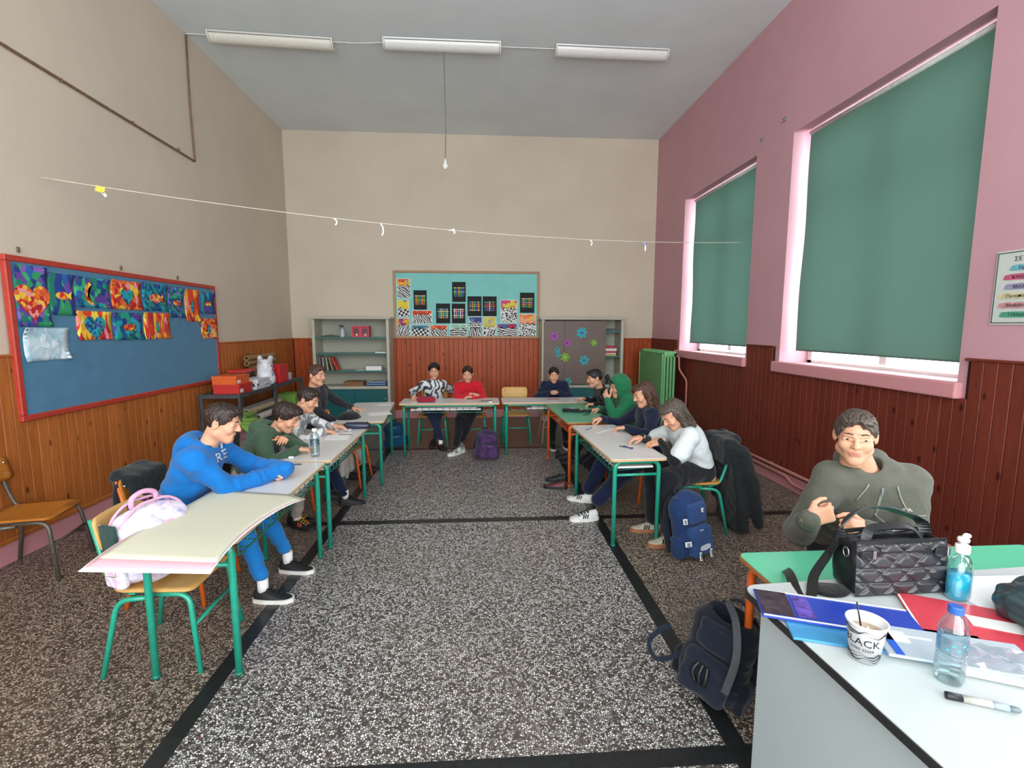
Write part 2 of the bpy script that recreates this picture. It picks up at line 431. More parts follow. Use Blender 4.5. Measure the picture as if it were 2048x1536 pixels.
# ------------------------------------------------------------------ wall boards and the pictures on them
def palette_mat(name, cols, scale, stretch=(1, 1, 1), seed=0, joint=None, warp=.0):
    t = NT(name); tc = t.n('ShaderNodeTexCoord'); mp = t.n('ShaderNodeMapping')
    mp.inputs['Location'].default_value = (seed*3.7, seed*1.3, seed*2.1); mp.inputs['Scale'].default_value = stretch
    t.l(tc.outputs['Object'], mp.inputs[0]); v = mp.outputs[0]
    if warp:
        ns = t.n('ShaderNodeTexNoise'); ns.inputs['Scale'].default_value = 6; t.l(v, ns.inputs['Vector'])
        a = t.n('ShaderNodeVectorMath', operation='SCALE'); a.inputs['Scale'].default_value = warp; t.l(ns.outputs['Color'], a.inputs[0])
        c = t.n('ShaderNodeVectorMath', operation='ADD'); t.l(v, c.inputs[0]); t.l(a.outputs[0], c.inputs[1]); v = c.outputs[0]
    vo = t.vor(v, scale); sep = t.n('ShaderNodeSeparateColor'); t.l(vo.outputs['Color'], sep.inputs[0])
    n = len(cols); c = t.ramp(sep.outputs[0], [(i/n, lin(k)) for i, k in enumerate(cols)], 'CONSTANT')
    if joint:
        ed = t.vor(v, scale, 'DISTANCE_TO_EDGE'); c = t.mix(t.ramp(ed.outputs['Distance'], [(.02, (1, 1, 1)), (.06, (0, 0, 0))]), c, lin(joint))
    t.col(c); t.set(Roughness=.75); return t.m
def lines_mat(name, a, c, scale, dist, typ='BANDS', seed=0, rings=False):
    t = NT(name); tc = t.n('ShaderNodeTexCoord'); mp = t.n('ShaderNodeMapping')
    mp.inputs['Location'].default_value = (seed*1.7, seed*.3, seed*2.1); mp.inputs['Rotation'].default_value = (0, seed*.9, 0)
    t.l(tc.outputs['Object'], mp.inputs[0])
    if typ == 'CHECK':
        q = t.n('ShaderNodeTexChecker'); q.inputs['Scale'].default_value = scale; t.l(mp.outputs[0], q.inputs[0]); f = q.outputs['Fac']
    elif typ == 'DOTS':
        f = t.vor(mp.outputs[0], scale).outputs['Distance']
    else:
        q = t.n('ShaderNodeTexWave', wave_type='RINGS' if rings else 'BANDS'); q.inputs['Scale'].default_value = scale; q.inputs['Distortion'].default_value = dist
        q.inputs['Detail'].default_value = 1; q.inputs['Detail Scale'].default_value = 1.5; t.l(mp.outputs[0], q.inputs['Vector']); f = q.outputs['Fac']
    t.col(t.ramp(f, [(.42, lin(a)), (.5, lin(c))])); t.set(Roughness=.75); return t.m
COOL = ['23408f', '6d4aa0', '2f9a63', '2a62a8', '8a5fb8', '1f7f6a', '3fae74', '1b3c7c']
TEAL = ['0f5d8c', '12a0b0', '1c3f86', '1f8c7a', '2aa6c4', '15507a', '5a3f96', '1f9f86']
WARM = ['c92f22', 'ef7d2a', 'f2c13c', 'e24d2b', 'f09a9a', 'b3202a', 'f6d04c', 'e8692c']
HOT = ['d8361f', 'f6c437', 'e96a24', 'b92430', 'f3a23a', 'f08c98', 'e2421f', 'f8dd58']
def curl_sheet(name, w, h, mat, parent=None, curl=.012, seed=0, n=8, th=0):
    """sheet in local X (width) Z (height), corners lifting towards -Y"""
    V, F = [], []
    for j in range(n+1):
        for i in range(n+1):
            u, v = i/n-.5, j/n-.5
            r = max(0, (abs(u)+abs(v)-.62)/.38)
            cs = .4+.6*abs(math.sin(seed*7.3+(u > 0)*2.1+(v > 0)*4.7))
            V.append((u*w, -curl*r*r*cs*3-.002*math.sin(u*5+seed)-.002, v*h))
    for j in range(n):
        for i in range(n): k = j*(n+1)+i; F.append((k, k+1, k+n+2, k+n+1))
    m_ = len(V); V += [(x, y+.0012, z) for x, y, z in V]; F += [tuple(a+m_ for a in f[::-1]) for f in F]
    ed = [j*(n+1) for j in range(n+1)]; er = [j*(n+1)+n for j in range(n+1)]
    for e, fl in ((ed, 1), (er, 0), (list(range(n+1)), 0), (list(range(n*(n+1), (n+1)**2)), 1)):
        for a, c in zip(e, e[1:]): F.append((a, c, c+m_, a+m_) if fl else (c, a, a+m_, c+m_))
    return raw(name, V, F, mat, parent, True)
def flat_poly(name, pts, mat, parent, y=-.006, th=.003):
    b = nb(); t = bmesh.new()
    f = [t.verts.new((x, y, z)) for x, z in pts]; g = [t.verts.new((x, y+th, z)) for x, z in pts]
    t.faces.new(f); t.faces.new(g[::-1]); n = len(f)
    for k in range(n): t.faces.new((f[(k+1) % n], f[k], g[k], g[(k+1) % n]))
    bmesh.ops.triangulate(t, faces=[q for q in t.faces if len(q.verts) > 4]); merge(b, t)
    bmesh.ops.recalc_face_normals(b, faces=b.faces); return obj(name, b, mat, parent)
def heart(s, n=28, sy=1.):
    return [(s*.055*16*math.sin(t)**3/16*1, s*sy*(.055/16)*(13*math.cos(t)-5*math.cos(2*t)-2*math.cos(3*t)-math.cos(4*t))) for t in [2*math.pi*k/n for k in range(n)]]
def crescent(s):
    a = [(s*.05*math.cos(t), s*.06*math.sin(t)) for t in np.linspace(1.9, 4.6, 14)]
    c = [(s*(.02+.055*math.cos(t)), s*.05*math.sin(t)) for t in np.linspace(4.3, 2.1, 12)]
    return a+c
def fish(s):
    a = [(s*.05*math.cos(t), s*.026*math.sin(t)) for t in np.linspace(.35, 2*math.pi-.35, 18)]
    return a+[(s*.075, -s*.03), (s*.066, 0), (s*.075, s*.03)]
# left board
t = thing('notice_board', 'large blue notice board in a red frame on the panelled left wall', 'notice board', (XL, 4.94, 1.58), H2)
LY0, LY1, LZ0, LZ1 = 3.62, 6.29, .97, 2.15
mRed = M_('red_painted_frame', 'b23a2c', .5, var=.12)
wbd = LY1-LY0; hbd = LZ1-LZ0; off = (LY0+LY1)/2-4.94; zc = (LZ0+LZ1)/2-1.58
b = nb(); bx(b, (off, -.035, zc), (wbd-.06, .014, hbd-.06)); obj('felt_panel', b, cloth('blue_board_felt', '4d7d9c', .08, .15), t)
b = nb(); bx(b, (off, -.03, zc+hbd/2-.022), (wbd, .04, .044), .006); bx(b, (off, -.03, zc-hbd/2+.022), (wbd, .04, .044), .006)
bx(b, (off-wbd/2+.022, -.03, zc), (.044, .04, hbd-.085), .006); bx(b, (off+wbd/2-.022, -.03, zc), (.044, .04, hbd-.085), .006); obj('frame', b, mRed, t)
# (label, y0,y1,z0,z1, background, motif shape, motif palette)
DR = [('tall drawing of an orange heart on green and violet mosaic', 3.67, 3.93, 1.65, 2.09, COOL, 'heart', WARM, 1.9, 22),
 ('drawing of violet stripes around a small yellow fish', 3.94, 4.17, 1.74, 2.06, COOL, 'fish', HOT, .9, 17),
 ('drawing of a red and yellow crescent on blue green mosaic', 4.175, 4.55, 1.81, 2.06, COOL+TEAL, 'moon', HOT, 1.7, 20),
 ('drawing of a blue heart on orange and pink mosaic', 4.565, 4.95, 1.81, 2.07, WARM, 'heart', TEAL, 1.05, 20),
 ('drawing of an orange fish over blue chequered water', 4.965, 5.34, 1.81, 2.08, TEAL[:4], 'fish', HOT, 1.3, 32),
 ('narrow drawing of a yellow bird over small blue squares', 5.36, 5.61, 1.75, 2.08, TEAL+COOL, 'fish', HOT, .8, 30),
 ('tall curled drawing in flame colours with a blue middle', 5.64, 5.91, 1.71, 2.07, HOT, 'oval', TEAL, .9, 26),
 ('drawing of a yellow fish on teal waves at the board end', 5.92, 6.25, 1.81, 2.06, TEAL, 'fish', HOT, .8, 20),
 ('lower drawing of a dark blue heart in red and yellow flames', 4.165, 4.54, 1.54, 1.78, HOT, 'heart', TEAL, 1.5, 24),
 ('lower drawing of red lips on teal mosaic', 4.555, 4.93, 1.53, 1.78, TEAL, 'fish', HOT, .9, 18),
 ('lower flame coloured drawing with a slim blue oval', 4.95, 5.35, 1.53, 1.79, HOT, 'oval', COOL, .8, 26),
 ('small low drawing of a blue oval on red mosaic at the board end', 5.92, 6.26, 1.51, 1.75, WARM, 'oval', TEAL, .9, 24)]
for i, (lab, y0, y1, z0, z1, pal, shp, mp_, ms, sc) in enumerate(DR):
    t = thing('drawing', lab, 'drawing', (XL+.046, (y0+y1)/2, (z0+z1)/2), H2, 'mosaic drawings on the blue board')
    w, h = y1-y0, z1-z0
    st = (1, 1, .35) if i in (1, 6, 8, 10, 7) else (1, 1, 1)
    curl_sheet('paper', w, h, palette_mat('mosaic_paper_%d' % i, pal, sc, st, i+1, warp=.25 if st[2] < 1 else .0), t, .007, i)
    if shp == 'heart': P = heart(ms*1.35, sy=1.05)
    elif shp == 'moon': P = crescent(ms)
    elif shp == 'fish': P = fish(ms*1.3)
    else: P = [(.03*ms*math.cos(a), .07*ms*math.sin(a)) for a in np.linspace(0, 2*math.pi, 18)[:-1]]
    dz = -.01 if i else -.03
    flat_poly({'heart': 'heart_shape', 'moon': 'crescent_shape', 'fish': 'fish_shape', 'oval': 'oval_shape'}[shp], [(x, z+dz) for x, z in P], palette_mat('mosaic_motif_%d' % i, mp_, sc*1.5, (1, 1, 1), i+20), t, -.009, .004)
    b = nb()
    for sx in (-1, 1):
        b = nb(); lathe(b, [(0, -.004), (.006, -.003), (.006, .003), (0, .004)], (sx*w*.42, -.008, h*.45), 8); obj('pin', b, mSteel, t)
t = thing('drawing', 'pale blue watercolour sheet pinned below the orange heart', 'drawing', (XL+.046, 3.88, 1.52), H2)
tt = NT('pale_blue_watercolour'); v = tt.coord()
tt.col(tt.ramp(tt.noise(v, 9, 4, .6, 1.5), [(.3, lin('7fb0c8')), (.5, lin('b9d6e2')), (.65, lin('dfeaf0'))])); tt.set(Roughness=.8)
curl_sheet('paper', .385, .245, tt.m, t, .01, 3)
flat_poly('painted_figure', [(-.055, -.02), (.02, -.04), (.02, .0), (-.02, .02), (-.005, .06), (-.03, .08), (-.055, .05)], M_('watercolour_white', 'dbe8ee', .8), t, -.008, .002)
flat_poly('painted_wing', [(.03, -.04), (.09, -.017), (.10, .0), (.06, .03), (.03, .0)], M_('watercolour_white', 'dbe8ee', .8), t, -.008, .002)
# back board
BX0, BX1, BZ0, BZ1 = -1.53, 1.06, 1.455, 2.64
t = thing('notice_board', 'turquoise notice board in a pine frame on the back wall', 'notice board', ((BX0+BX1)/2, D, 2.05), 0)
zc = (BZ0+BZ1)/2-2.05
b = nb(); bx(b, (0, -.022, zc), (BX1-BX0-.06, .03, BZ1-BZ0-.06)); obj('panel', b, M_('turquoise_card', '84cbc6', .8, var=.04, vscale=4), t)
for nm, c, s in (('frame_rail', (0, -.03, zc+(BZ1-BZ0)/2-.02), (BX1-BX0, .05, .04)), ('frame_rail', (0, -.03, zc-(BZ1-BZ0)/2+.02), (BX1-BX0, .05, .04)), ('frame_rail', (-(BX1-BX0)/2+.02, -.03, zc), (.04, .05, BZ1-BZ0-.08)), ('frame_rail', ((BX1-BX0)/2-.02, -.03, zc), (.04, .05, BZ1-BZ0-.08))):
    b = nb(); bx(b, c, s, .005); obj(nm, b, mFrameW, t)
mCard = M_('black_card', '1b1c1f', .8)
mPk = {k: M_('craft_'+k, c, .7) for k, c in dict(red='d8342e', orange='ef8a2c', yellow='efd43c', green='3fae5c', cyan='3fb6cc', blue='2b62b4', pink='e88ab0', cream='f0dfb8', purple='8a4aa8').items()}
WV = [(-1.18, -.95, 1.96, 2.3, 'leftmost black card', 'red orange yellow'), (-.79, -.54, 1.72, 2.07, 'black card left of the middle', 'yellow red cyan'), (-.5, -.26, 2.1, 2.45, 'topmost black card', 'yellow orange blue'),
      (-.51, -.27, 1.72, 2.07, 'black card under the topmost one', 'pink cream cyan'), (-.23, .02, 1.85, 2.2, 'black card with mostly yellow strips', 'yellow orange cyan'), (.04, .29, 1.85, 2.2, 'black card with one long cream strip', 'blue orange red'), (.71, .97, 1.91, 2.27, 'rightmost black card', 'green orange pink')]
for i, (x0, x1, z0, z1, lab, cs) in enumerate(WV):
    t = thing('weaving', lab+' woven with '+cs.replace(' ', ', ', 1).replace(' ', ' and '), 'paper weaving', ((x0+x1)/2, D-.037, (z0+z1)/2), 0, 'woven paper cards on the turquoise board')
    w, h = x1-x0, z1-z0; rnd = random.Random(i)
    b = nb(); bx(b, (0, -.0015, 0), (w, .003, h)); obj('card', b, mCard, t)
    keys = cs.split()+['green', 'cream', 'blue']
    for k in range(5):
        b = nb(); z = -.07+.035*k
        bx(b, (0, -.006, z), (w*.82, .003, .010)); obj('horizontal_strip', b, mPk[keys[(k+i) % 6]], t)
    for k in range(5):
        b = nb(); xx = -.07+.035*k
        for q in range(5):
            bx(b, (xx, -.009 if (q+k) % 2 else -.004, -.07+.035*q), (.016, .003, .034))
        obj('vertical_strip', b, mPk[keys[(k*2+i+1) % 6]], t)
BW = [(-1.47, -1.23, 2.16, 2.5, 'balloon over black waves under an orange sky', ('d8531f', 'f0b032'), 'W', .34), (-1.47, -1.26, 1.83, 2.13, 'yellow sun between stripes and chequers', ('e8d040', '2b62b4'), 'C', .5), (-1.49, -1.25, 1.48, 1.81, 'purple hills under a golden sky', ('e0a83c', 'a0407a'), 'W', .35),
 (-1.21, -.86, 1.71, 1.95, 'grey lines under a red sky', ('c8402c', 'e06a3c'), 'W', .3), (-1.23, -.92, 1.49, 1.69, 'chequered floor under a slate blue sky', ('4a7a90', '6a98a8'), 'C', .3), (-.9, -.6, 1.48, 1.69, 'rocky moon scene under a red striped sky', ('d8402a', 'f08a4a'), 'R', .35),
 (-.56, -.24, 1.48, 1.71, 'white arches under a mint green sky', ('8fc8a8', 'b8dcc0'), 'R', .38), (-.21, .03, 1.66, 1.84, 'indigo sky over white dunes', ('3f4a8c', '7a84b8'), 'W', .5), (-.21, .03, 1.48, 1.66, 'black and white curve in a small frame', ('d8d8d4', '222222'), 'R', .1),
 (.05, .28, 1.48, 1.84, 'yellow sky with a striped ball', ('cfc05a', 'd8cc70'), 'D', .5), (.36, .66, 1.74, 2.14, 'pink and yellow sky over a patterned town', ('d84a7c', 'e0cc50'), 'D', .36), (.3, .66, 1.48, 1.72, 'blue sky over red and grey mountains', ('2b72b4', 'b03050'), 'W', .32), (.69, 1.0, 1.48, 1.89, 'orange flower sky over black spots', ('f08040', 'f0b088'), 'D', .42)]
for i, (x0, x1, z0, z1, lab, sky, ty, fr) in enumerate(BW):
    t = thing('drawing', 'black and white pattern drawing with '+lab, 'drawing', ((x0+x1)/2, D-.037, (z0+z1)/2), 0, 'pattern drawings on the turquoise board')
    w, h = x1-x0, z1-z0
    mt = lines_mat('ink_pattern_%d' % i, '24242a', 'e2e2e0', {'W': 9, 'C': 26, 'R': 8, 'D': 34}[ty], 6, {'C': 'CHECK', 'D': 'DOTS'}.get(ty, 'BANDS'), i+1, ty == 'R')
    b = nb(); bx(b, (0, -.002, 0), (w, .003, h)); obj('paper', b, mWhiteP, t)
    b = nb(); bx(b, (0, -.0045, -h*fr/2), (w-.016, .003, h*(1-fr)-.016)); obj('ink_pattern', b, mt, t)
    n = 14; zt = h/2-.008; zb = h/2-h*fr
    P = [(w/2-.008, zt), (-w/2+.008, zt)]+[(-w/2+.008+(w-.016)*k/n, zb+.014*math.sin(k*1.3+i)+.008*math.sin(k*2.9)) for k in range(n+1)]
    flat_poly('coloured_sky', P, palette_mat('sky_colours_%d' % i, list(sky), 14, (1, 1, 1), i, warp=.2), t, -.0085, .003)
    if i in (0, 1, 6, 9, 12, 5, 2):
        cx, cz, r = {0: (.05, .12, .03), 1: (.0, .02, .04), 6: (-.0, .07, .02), 9: (.0, .09, .035), 12: (.06, .12, .035), 5: (-.03, .02, .03), 2: (.05, .12, .02)}[i]
        flat_poly('drawn_disc', [(cx+r*math.cos(a), cz+r*math.sin(a)) for a in np.linspace(0, 2*math.pi, 17)[:-1]], lines_mat('disc_%d' % i, *(('26262a', 'e8e8e6') if i in (0, 9, 5, 6) else ('e8d040', 'e0b83c')), 14, 2, 'BANDS', i), t, -.011, .002)
# poster on the window wall
t = thing('poster', 'white class rules poster with coloured brush strokes on the pink wall', 'poster', (XR, 2.53, 1.89), -H2)
b = nb(); bx(b, (0, -.004, 0), (.6, .006, .44)); obj('sheet', b, M_('poster_paper', 'c9cfca', .5, var=.02), t)
b = nb()
for c, s in (((0, -.0085, .208), (.585, .002, .005)), ((0, -.0085, -.208), (.585, .002, .005)), ((-.29, -.0085, 0), (.005, .002, .42)), ((.29, -.0085, 0), (.005, .002, .42))): bx(b, c, s)
obj('border_line', b, M_('poster_border', '4a544e', .6), t)
def text_mesh(s, size, ext=.0006, align='LEFT'):
    c = bpy.data.curves.new('t', 'FONT'); c.body = s; c.size = size; c.extrude = ext; c.align_x = align; c.resolution_u = 2
    o = bpy.data.objects.new('t', c); COL.objects.link(o)
    bpy.context.view_layer.update()
    me = bpy.data.meshes.new_from_object(o.evaluated_get(bpy.context.evaluated_depsgraph_get()))
    bpy.data.objects.remove(o); return me
def text(name, s, size, mat, parent, loc, rot=(H2, 0, 0), ext=.0006, align='LEFT'):
    me = text_mesh(s, size, ext, align); return link(name, me, mat, parent, False, loc, rot)
mInk = M_('dark_ink', '2b2f33', .7)
text('title_text', 'ΣΕ ΑΥΤΗ ΤΗΝ ΤΑΞΗ', .036, mInk, t, (-.2, -.008, .155))
for k, (zz, col, s, dx) in enumerate(((.115, '6fb0bd', 'Είμαστε ομάδα', .03), (.062, 'c2577c', 'Κάνουμε λάθη', -.0), (.005, '9690b4', 'Μιλάμε ευγενικά', .01), (-.05, 'cfc59a', 'Προσπαθούμε πολύ', -.02), (-.105, 'c98d92', 'Μαθαίνουμε μαζί', -.015), (-.16, '4f9c82', 'Γελάμε πολύ', -.0))):
    P = [(-.25+dx, zz-.013), (-.24+dx, zz+.014), (-.2+dx, zz+.018), (.2, zz+.016), (.22, zz+.004), (.21, zz-.014), (-.1, zz-.018), (-.22+dx, zz-.016)]
    flat_poly('brush_stroke', P, M_('brush_'+col, col, .6, var=.2), t, -.009, .002)
    text('text_line', s, .026, mInk, t, (-.2+dx, -.0095, zz-.008))

# ------------------------------------------------------------------ ceiling lamps, wires, pull cord
mLampW = M_('yellowed_lamp_acrylic', 'd6d3c8', .4, var=.04)
mLampW2 = M_('clear_white_lamp_acrylic', 'dcdcda', .22, var=.03)
def lamp(x, y, L, rz, lab, mat):
    t = thing('ceiling_lamp', lab, 'lamp', (x, y, H), rz, 'fluorescent ceiling lamps')
    b = nb(); bx(b, (0, 0, -.012), (L, .12, .024), .003); obj('base_plate', b, mWhite, t)
    b = nb(); poly = [(.085*math.cos(a)*1.0, -.022-.085*math.sin(a)*.95) for a in np.linspace(0, math.pi, 12)]
    poly = [(.09, -.012)]+poly+[(-.09, -.012)]
    M = Matrix(((0, 0, 1, 0), (1, 0, 0, 0), (0, 1, 0, 0), (0, 0, 0, 1)))
    prism(b, poly, -L/2+.012, L/2-.012, 0, M); bmesh.ops.recalc_face_normals(b, faces=b.faces); obj('diffuser', b, mat, t, 'auto')
    for s in (-1, 1):
        b = nb(); prism(b, [(x*1.05, (z+.012)*1.05-.012) for x, z in poly], s*(L/2)-.008, s*(L/2)+.008, 0, M); bmesh.ops.recalc_face_normals(b, faces=b.faces); obj('end_cap', b, mLampW, t)
    b = nb(); bx(b, (0, -.082, -.03), (L-.03, .012, .012)); obj('side_seam', b, M_('lamp_seam', '8d8c86', .5), t)
    return t
lamp(-2.36, 6.12, 1.34, .05, 'leftmost of the three ceiling lamps, with a yellowed cover', mLampW)
lamp(-.42, 6.09, 1.34, .0, 'middle ceiling lamp, with a cord hanging below it', mLampW2)
lamp(1.58, 6.10, 1.34, .01, 'rightmost of the three ceiling lamps, with a glossy cover', mLampW2)
mWire = M_('white_wire', 'd9d9d6', .5)
def cable(lab, pts, r=.006, name='cable', mat=mWire, cat='cable', n=6, seg=6):
    b = nb(); tube(b, spline(pts, n), r, seg); return tag(obj(name, b, mat), lab, cat)
cable('thin white wire between the left and middle ceiling lamps', [(-1.69, 6.13, H-.02), (-1.4, 6.12, H-.03), (-1.09, 6.1, H-.02)])
cable('thin white wire between the middle and right ceiling lamps', [(.25, 6.1, H-.02), (.6, 6.09, H-.025), (.91, 6.1, H-.02)])
cable('thin white wire from the left ceiling lamp to the left wall', [(-3.03, 6.09, H-.02), (-3.2, 6.1, H-.012), (XL+.01, 6.1, H-.012)])
t = thing('pull_cord', 'thin cord with a white end piece hanging from the middle ceiling lamp', 'cord', (-.41, 6.1, 3.53))
b = nb(); tube(b, spline([(.0, 0, 1.36), (.005, 0, .9), (.012, .0, .5), (0, 0, .12)], 6), .0055, 6); obj('cord', b, M_('grey_cord', '6e6a66', .8), t)
b = nb(); lathe(b, [(0, 0), (.018, .004), (.034, .03), (.034, .05), (.02, .075), (.015, .1), (.008, .13), (0, .13)], (0, 0, 0), 14); obj('bulb_end', b, mWhite, t)
mCab = M_('brown_cable', '7b5f4a', .7, var=.2)
b = nb(); tube(b, smoothpath([(XL+.0135, 3.0, 3.63), (XL+.0135, 3.83, 3.60), (XL+.0135, 6.06, 3.565), (XL+.0135, 6.11, 3.56), (XL+.0135, 6.09, 4.2), (XL+.0135, 6.11, H)], .03), .011, 6)
for yy in (4.3, 5.1, 5.8): bx(b, (XL+.0135, yy, 3.59), (.024, .012, .026))
tag(obj('cable', b, mCab), 'brown cable fixed along the left wall and up to the ceiling', 'cable')
# string line across the room
PA, PB = Vector((XL+.01, 4.02, 2.77)), Vector((XR-.0, 5.72, 2.66))
def sp_(t_): p = PA.lerp(PB, t_); p.z -= .14*4*t_*(1-t_); return p
b = nb(); tube(b, [sp_(k/40) for k in range(41)], .0032, 5)
tag(obj('string', b, M_('white_string', 'dcd6c8', .7)), 'thin white string stretched across the room', 'string')
for k, (tt_, lab, sh) in enumerate(((.055, 'yellow paper scrap hanging near the left wall', 'y'), (.31, 'white tape curl left of the board', 'c'), (.37, 'longer white tape curl above the board corner', 'l'), (.47, 'white tape knot on the string above the board', 'k'), (.69, 'small white tape tail right of the board', 'c'), (.79, 'bluish paper scrap hanging near the pink wall', 'b'))):
    p = sp_(tt_); b = nb()
    if sh == 'y':
        bx(b, (0, 0, -.02), (.07, .004, .045), rot=Matrix.Rotation(.3, 3, 'Y')); bx(b, (.03, 0, -.06), (.02, .004, .035), rot=Matrix.Rotation(-.6, 3, 'Y'), mi=1)
        mm = [M_('yellow_scrap', 'e3cf52', .8), mWhiteP]
    elif sh == 'b':
        bx(b, (0, 0, -.02), (.03, .004, .03), rot=Matrix.Rotation(.5, 3, 'Y')); bx(b, (.012, 0, -.07), (.016, .004, .06), mi=1); mm = [M_('blue_scrap', '8f93d0', .8), mWhiteP]
    else:
        L = {'c': .06, 'l': .11, 'k': .03}[sh]
        strip(b, [(0, 0, 0), (.02, 0, -L*.3), (.024, 0, -L*.7), (.01, 0, -L)], (0, 1, 0), .012, .002); mm = [mWhiteP]
        if sh == 'k': bx(b, (-.01, 0, .0), (.05, .006, .012)); bx(b, (.01, 0, .004), (.02, .01, .018))
    tag(obj('paper_scrap' if sh in 'yb' else 'tape_scrap', b, mm, loc=p), lab, 'scrap', 'scraps left on the string')
# wall hooks
for k, (yy, zz) in enumerate(((5.5, 3.75), (5.1, 3.8))):
    b = nb(); tube(b, spline([(0, 0, 0), (-.03, 0, 0), (-.045, 0, -.02), (-.03, 0, -.017)], 4), .006, 6); bx(b, (-.003, 0, 0), (.006, .04, .05))
    tag(obj('wall_hook', b, mSteel, loc=(XR, yy, zz)), ['small metal hook between the two window tops, nearer the far window', 'small metal hook by the upper corner of the near window'][k], 'hook')
for k, (yy, zz) in enumerate(((3.78, 2.2), (4.78, 2.19), (5.62, 2.185))):
    b = nb(); bx(b, (.006, 0, 0), (.012, .022, .04), .003); lathe(b, [(0, .012), (.006, .012), (.006, .02), (0, .02)], (0, 0, -.01), 8)
    tag(obj('board_bracket', b, M_('dull_bracket', '6b6654', .6, .3), loc=(XL, yy, zz)), ['dull metal bracket above the near corner of the blue board', 'dull metal bracket above the middle of the blue board', 'dull metal bracket above the far end of the blue board'][k], 'bracket', 'brackets above the blue board')

# ------------------------------------------------------------------ cabinets
mCabW = M_('cream_cabinet_paint', 'b9b5a4', .5, var=.05, vscale=6); mCabIn = M_('grey_cabinet_inside', 'a4a597', .6, var=.05)
mTealD = M_('dark_teal_door', '0d5f63', .35, var=.06, vscale=5); mShelfT = M_('teal_shelf_edge', '2a6d6b', .5, var=.1)
mBrownD = M_('brown_sliding_door', '6c5a52', .5, var=.06, vscale=5)
def cabinet(x0, x1, lab, shelves):
    w = x1-x0; t = thing('cabinet', lab, 'cabinet', ((x0+x1)/2, 8.55, 0)); dp = .42
    b = nb()
    for s in (-1, 1): bx(b, (s*(w/2-.025), 0, .9), (.05, dp, 1.77), .004)
    bx(b, (0, 0, .62), (w-.1, dp, .05), .004); bx(b, (0, 0, .05), (w-.1, dp-.02, .1)); obj('body', b, mCabW, t)
    b = nb(); bx(b, (0, dp/2-.008, .92), (w-.1, .012, 1.7)); obj('back_panel', b, mCabIn, t)
    b = nb(); bx(b, (0, -.005, 1.80), (w+.06, dp+.06, .035), .006); obj('top_board', b, mCabW, t)
    for z in shelves:
        b = nb(); bx(b, (0, .01, z), (w-.11, dp-.05, .018)); bx(b, (0, -dp/2+.03, z), (w-.11, .012, .026), mi=1); obj('shelf', b, [mCabW, mShelfT], t)
    for s in (-1, 1):
        b = nb(); bx(b, (s*(w/4-.03), -dp/2+.03+.012*s, .345), (w/2-.0, .014, .49), .003); d = obj('sliding_door', b, mTealD, t)
        b = nb(); lathe(b, [(0, 0), (.014, 0), (.014, .008), (0, .008)], (0, 0, 0), 12); bmesh.ops.rotate(b, cent=(0, 0, 0), matrix=Matrix.Rotation(H2, 3, 'X'), verts=b.verts)
        obj('handle', b, mSteel, d, loc=(s*(w/2-.1), -dp/2+.022+.012*s, .42))
    return t
cabinet(-2.83, -1.55, 'cream cabinet with open shelves and teal doors in the left corner', (1.47, 1.2, .9))
cr = cabinet(1.06, 2.5, 'cream cabinet with brown sliding doors decorated with paper flowers', (1.58, 1.14))
for c, s, z in (((-.36, -.216, 1.21), .66, 0), ((.035, -.233, 1.21), .72, 1)):
    b = nb(); bx(b, c, (s, .014, 1.1), .003); obj('upper_sliding_door', b, mBrownD, cr)
def flower(x, z, r, n, col, lab, y=-.0, rot=0.):
    t = thing('paper_flower', lab, 'flower', (x, 8.326+y, z), 0, 'paper flowers on the brown doors')
    b = nb()
    for k in range(n):
        a = rot+2*math.pi*k/n; cx, cz = math.cos(a)*r*.6, math.sin(a)*r*.6
        P = [(cx+r*.42*math.cos(q)*math.cos(a)-r*.27*math.sin(q)*math.sin(a), cz+r*.42*math.cos(q)*math.sin(a)+r*.27*math.sin(q)*math.cos(a)) for q in np.linspace(0, 2*math.pi, 11)[:-1]]
        tb_ = bmesh.new(); f = [tb_.verts.new((px, -.003-.001*(k % 2), pz)) for px, pz in P]; g = [tb_.verts.new((px, .0, pz)) for px, pz in P]
        tb_.faces.new(f); tb_.faces.new(g[::-1])
        for q in range(10): tb_.faces.new((f[(q+1) % 10], f[q], g[q], g[(q+1) % 10]))
        merge(b, tb_)
    obj('petals', b, col, t)
    b = nb(); lathe(b, [(0, 0), (r*.28, 0), (r*.22, .006), (0, .008)], (0, 0, 0), 12); bmesh.ops.rotate(b, cent=(0, 0, 0), matrix=Matrix.Rotation(H2, 3, 'X'), verts=b.verts)
    obj('flower_centre', b, M_('flower_centre_'+col.name, {'c': '7a5a9a', 'p': '7a3f86', 'g': 'b8d860'}[col.name[6]], .8), t, loc=(0, -.003, 0))
fc, fp, fg = M_('craft_cyan2', '35a8b4', .8), M_('craft_plum', 'a45aa8', .8), M_('craft_grass', '7fa83c', .8)
flower(1.27, 1.5, .085, 6, fp, 'plum paper flower, highest on the narrow left door'); flower(1.75, 1.56, .1, 7, fc, 'biggest turquoise paper flower, at the top of the wide door', -.017)
flower(1.5, 1.385, .075, 6, fp, 'plum paper flower on the wide door', -.017, .3); flower(1.965, 1.385, .065, 6, fg, 'green paper flower beside the open end of the doors', -.017)
flower(1.33, 1.265, .055, 5, fc, 'upper turquoise flower of a pair on the narrow left door', 0, .4); flower(1.345, 1.18, .05, 5, fc, 'lower turquoise flower of a pair on the narrow left door')
flower(1.465, 1.135, .085, 7, fg, 'larger green paper flower low on the wide door', -.017); flower(1.8, 1.08, .09, 6, fc, 'turquoise paper flower in the middle of the wide door', -.017, .2)
flower(1.52, .71, .07, 6, fc, 'lowest turquoise paper flower, near the seated head', -.017)
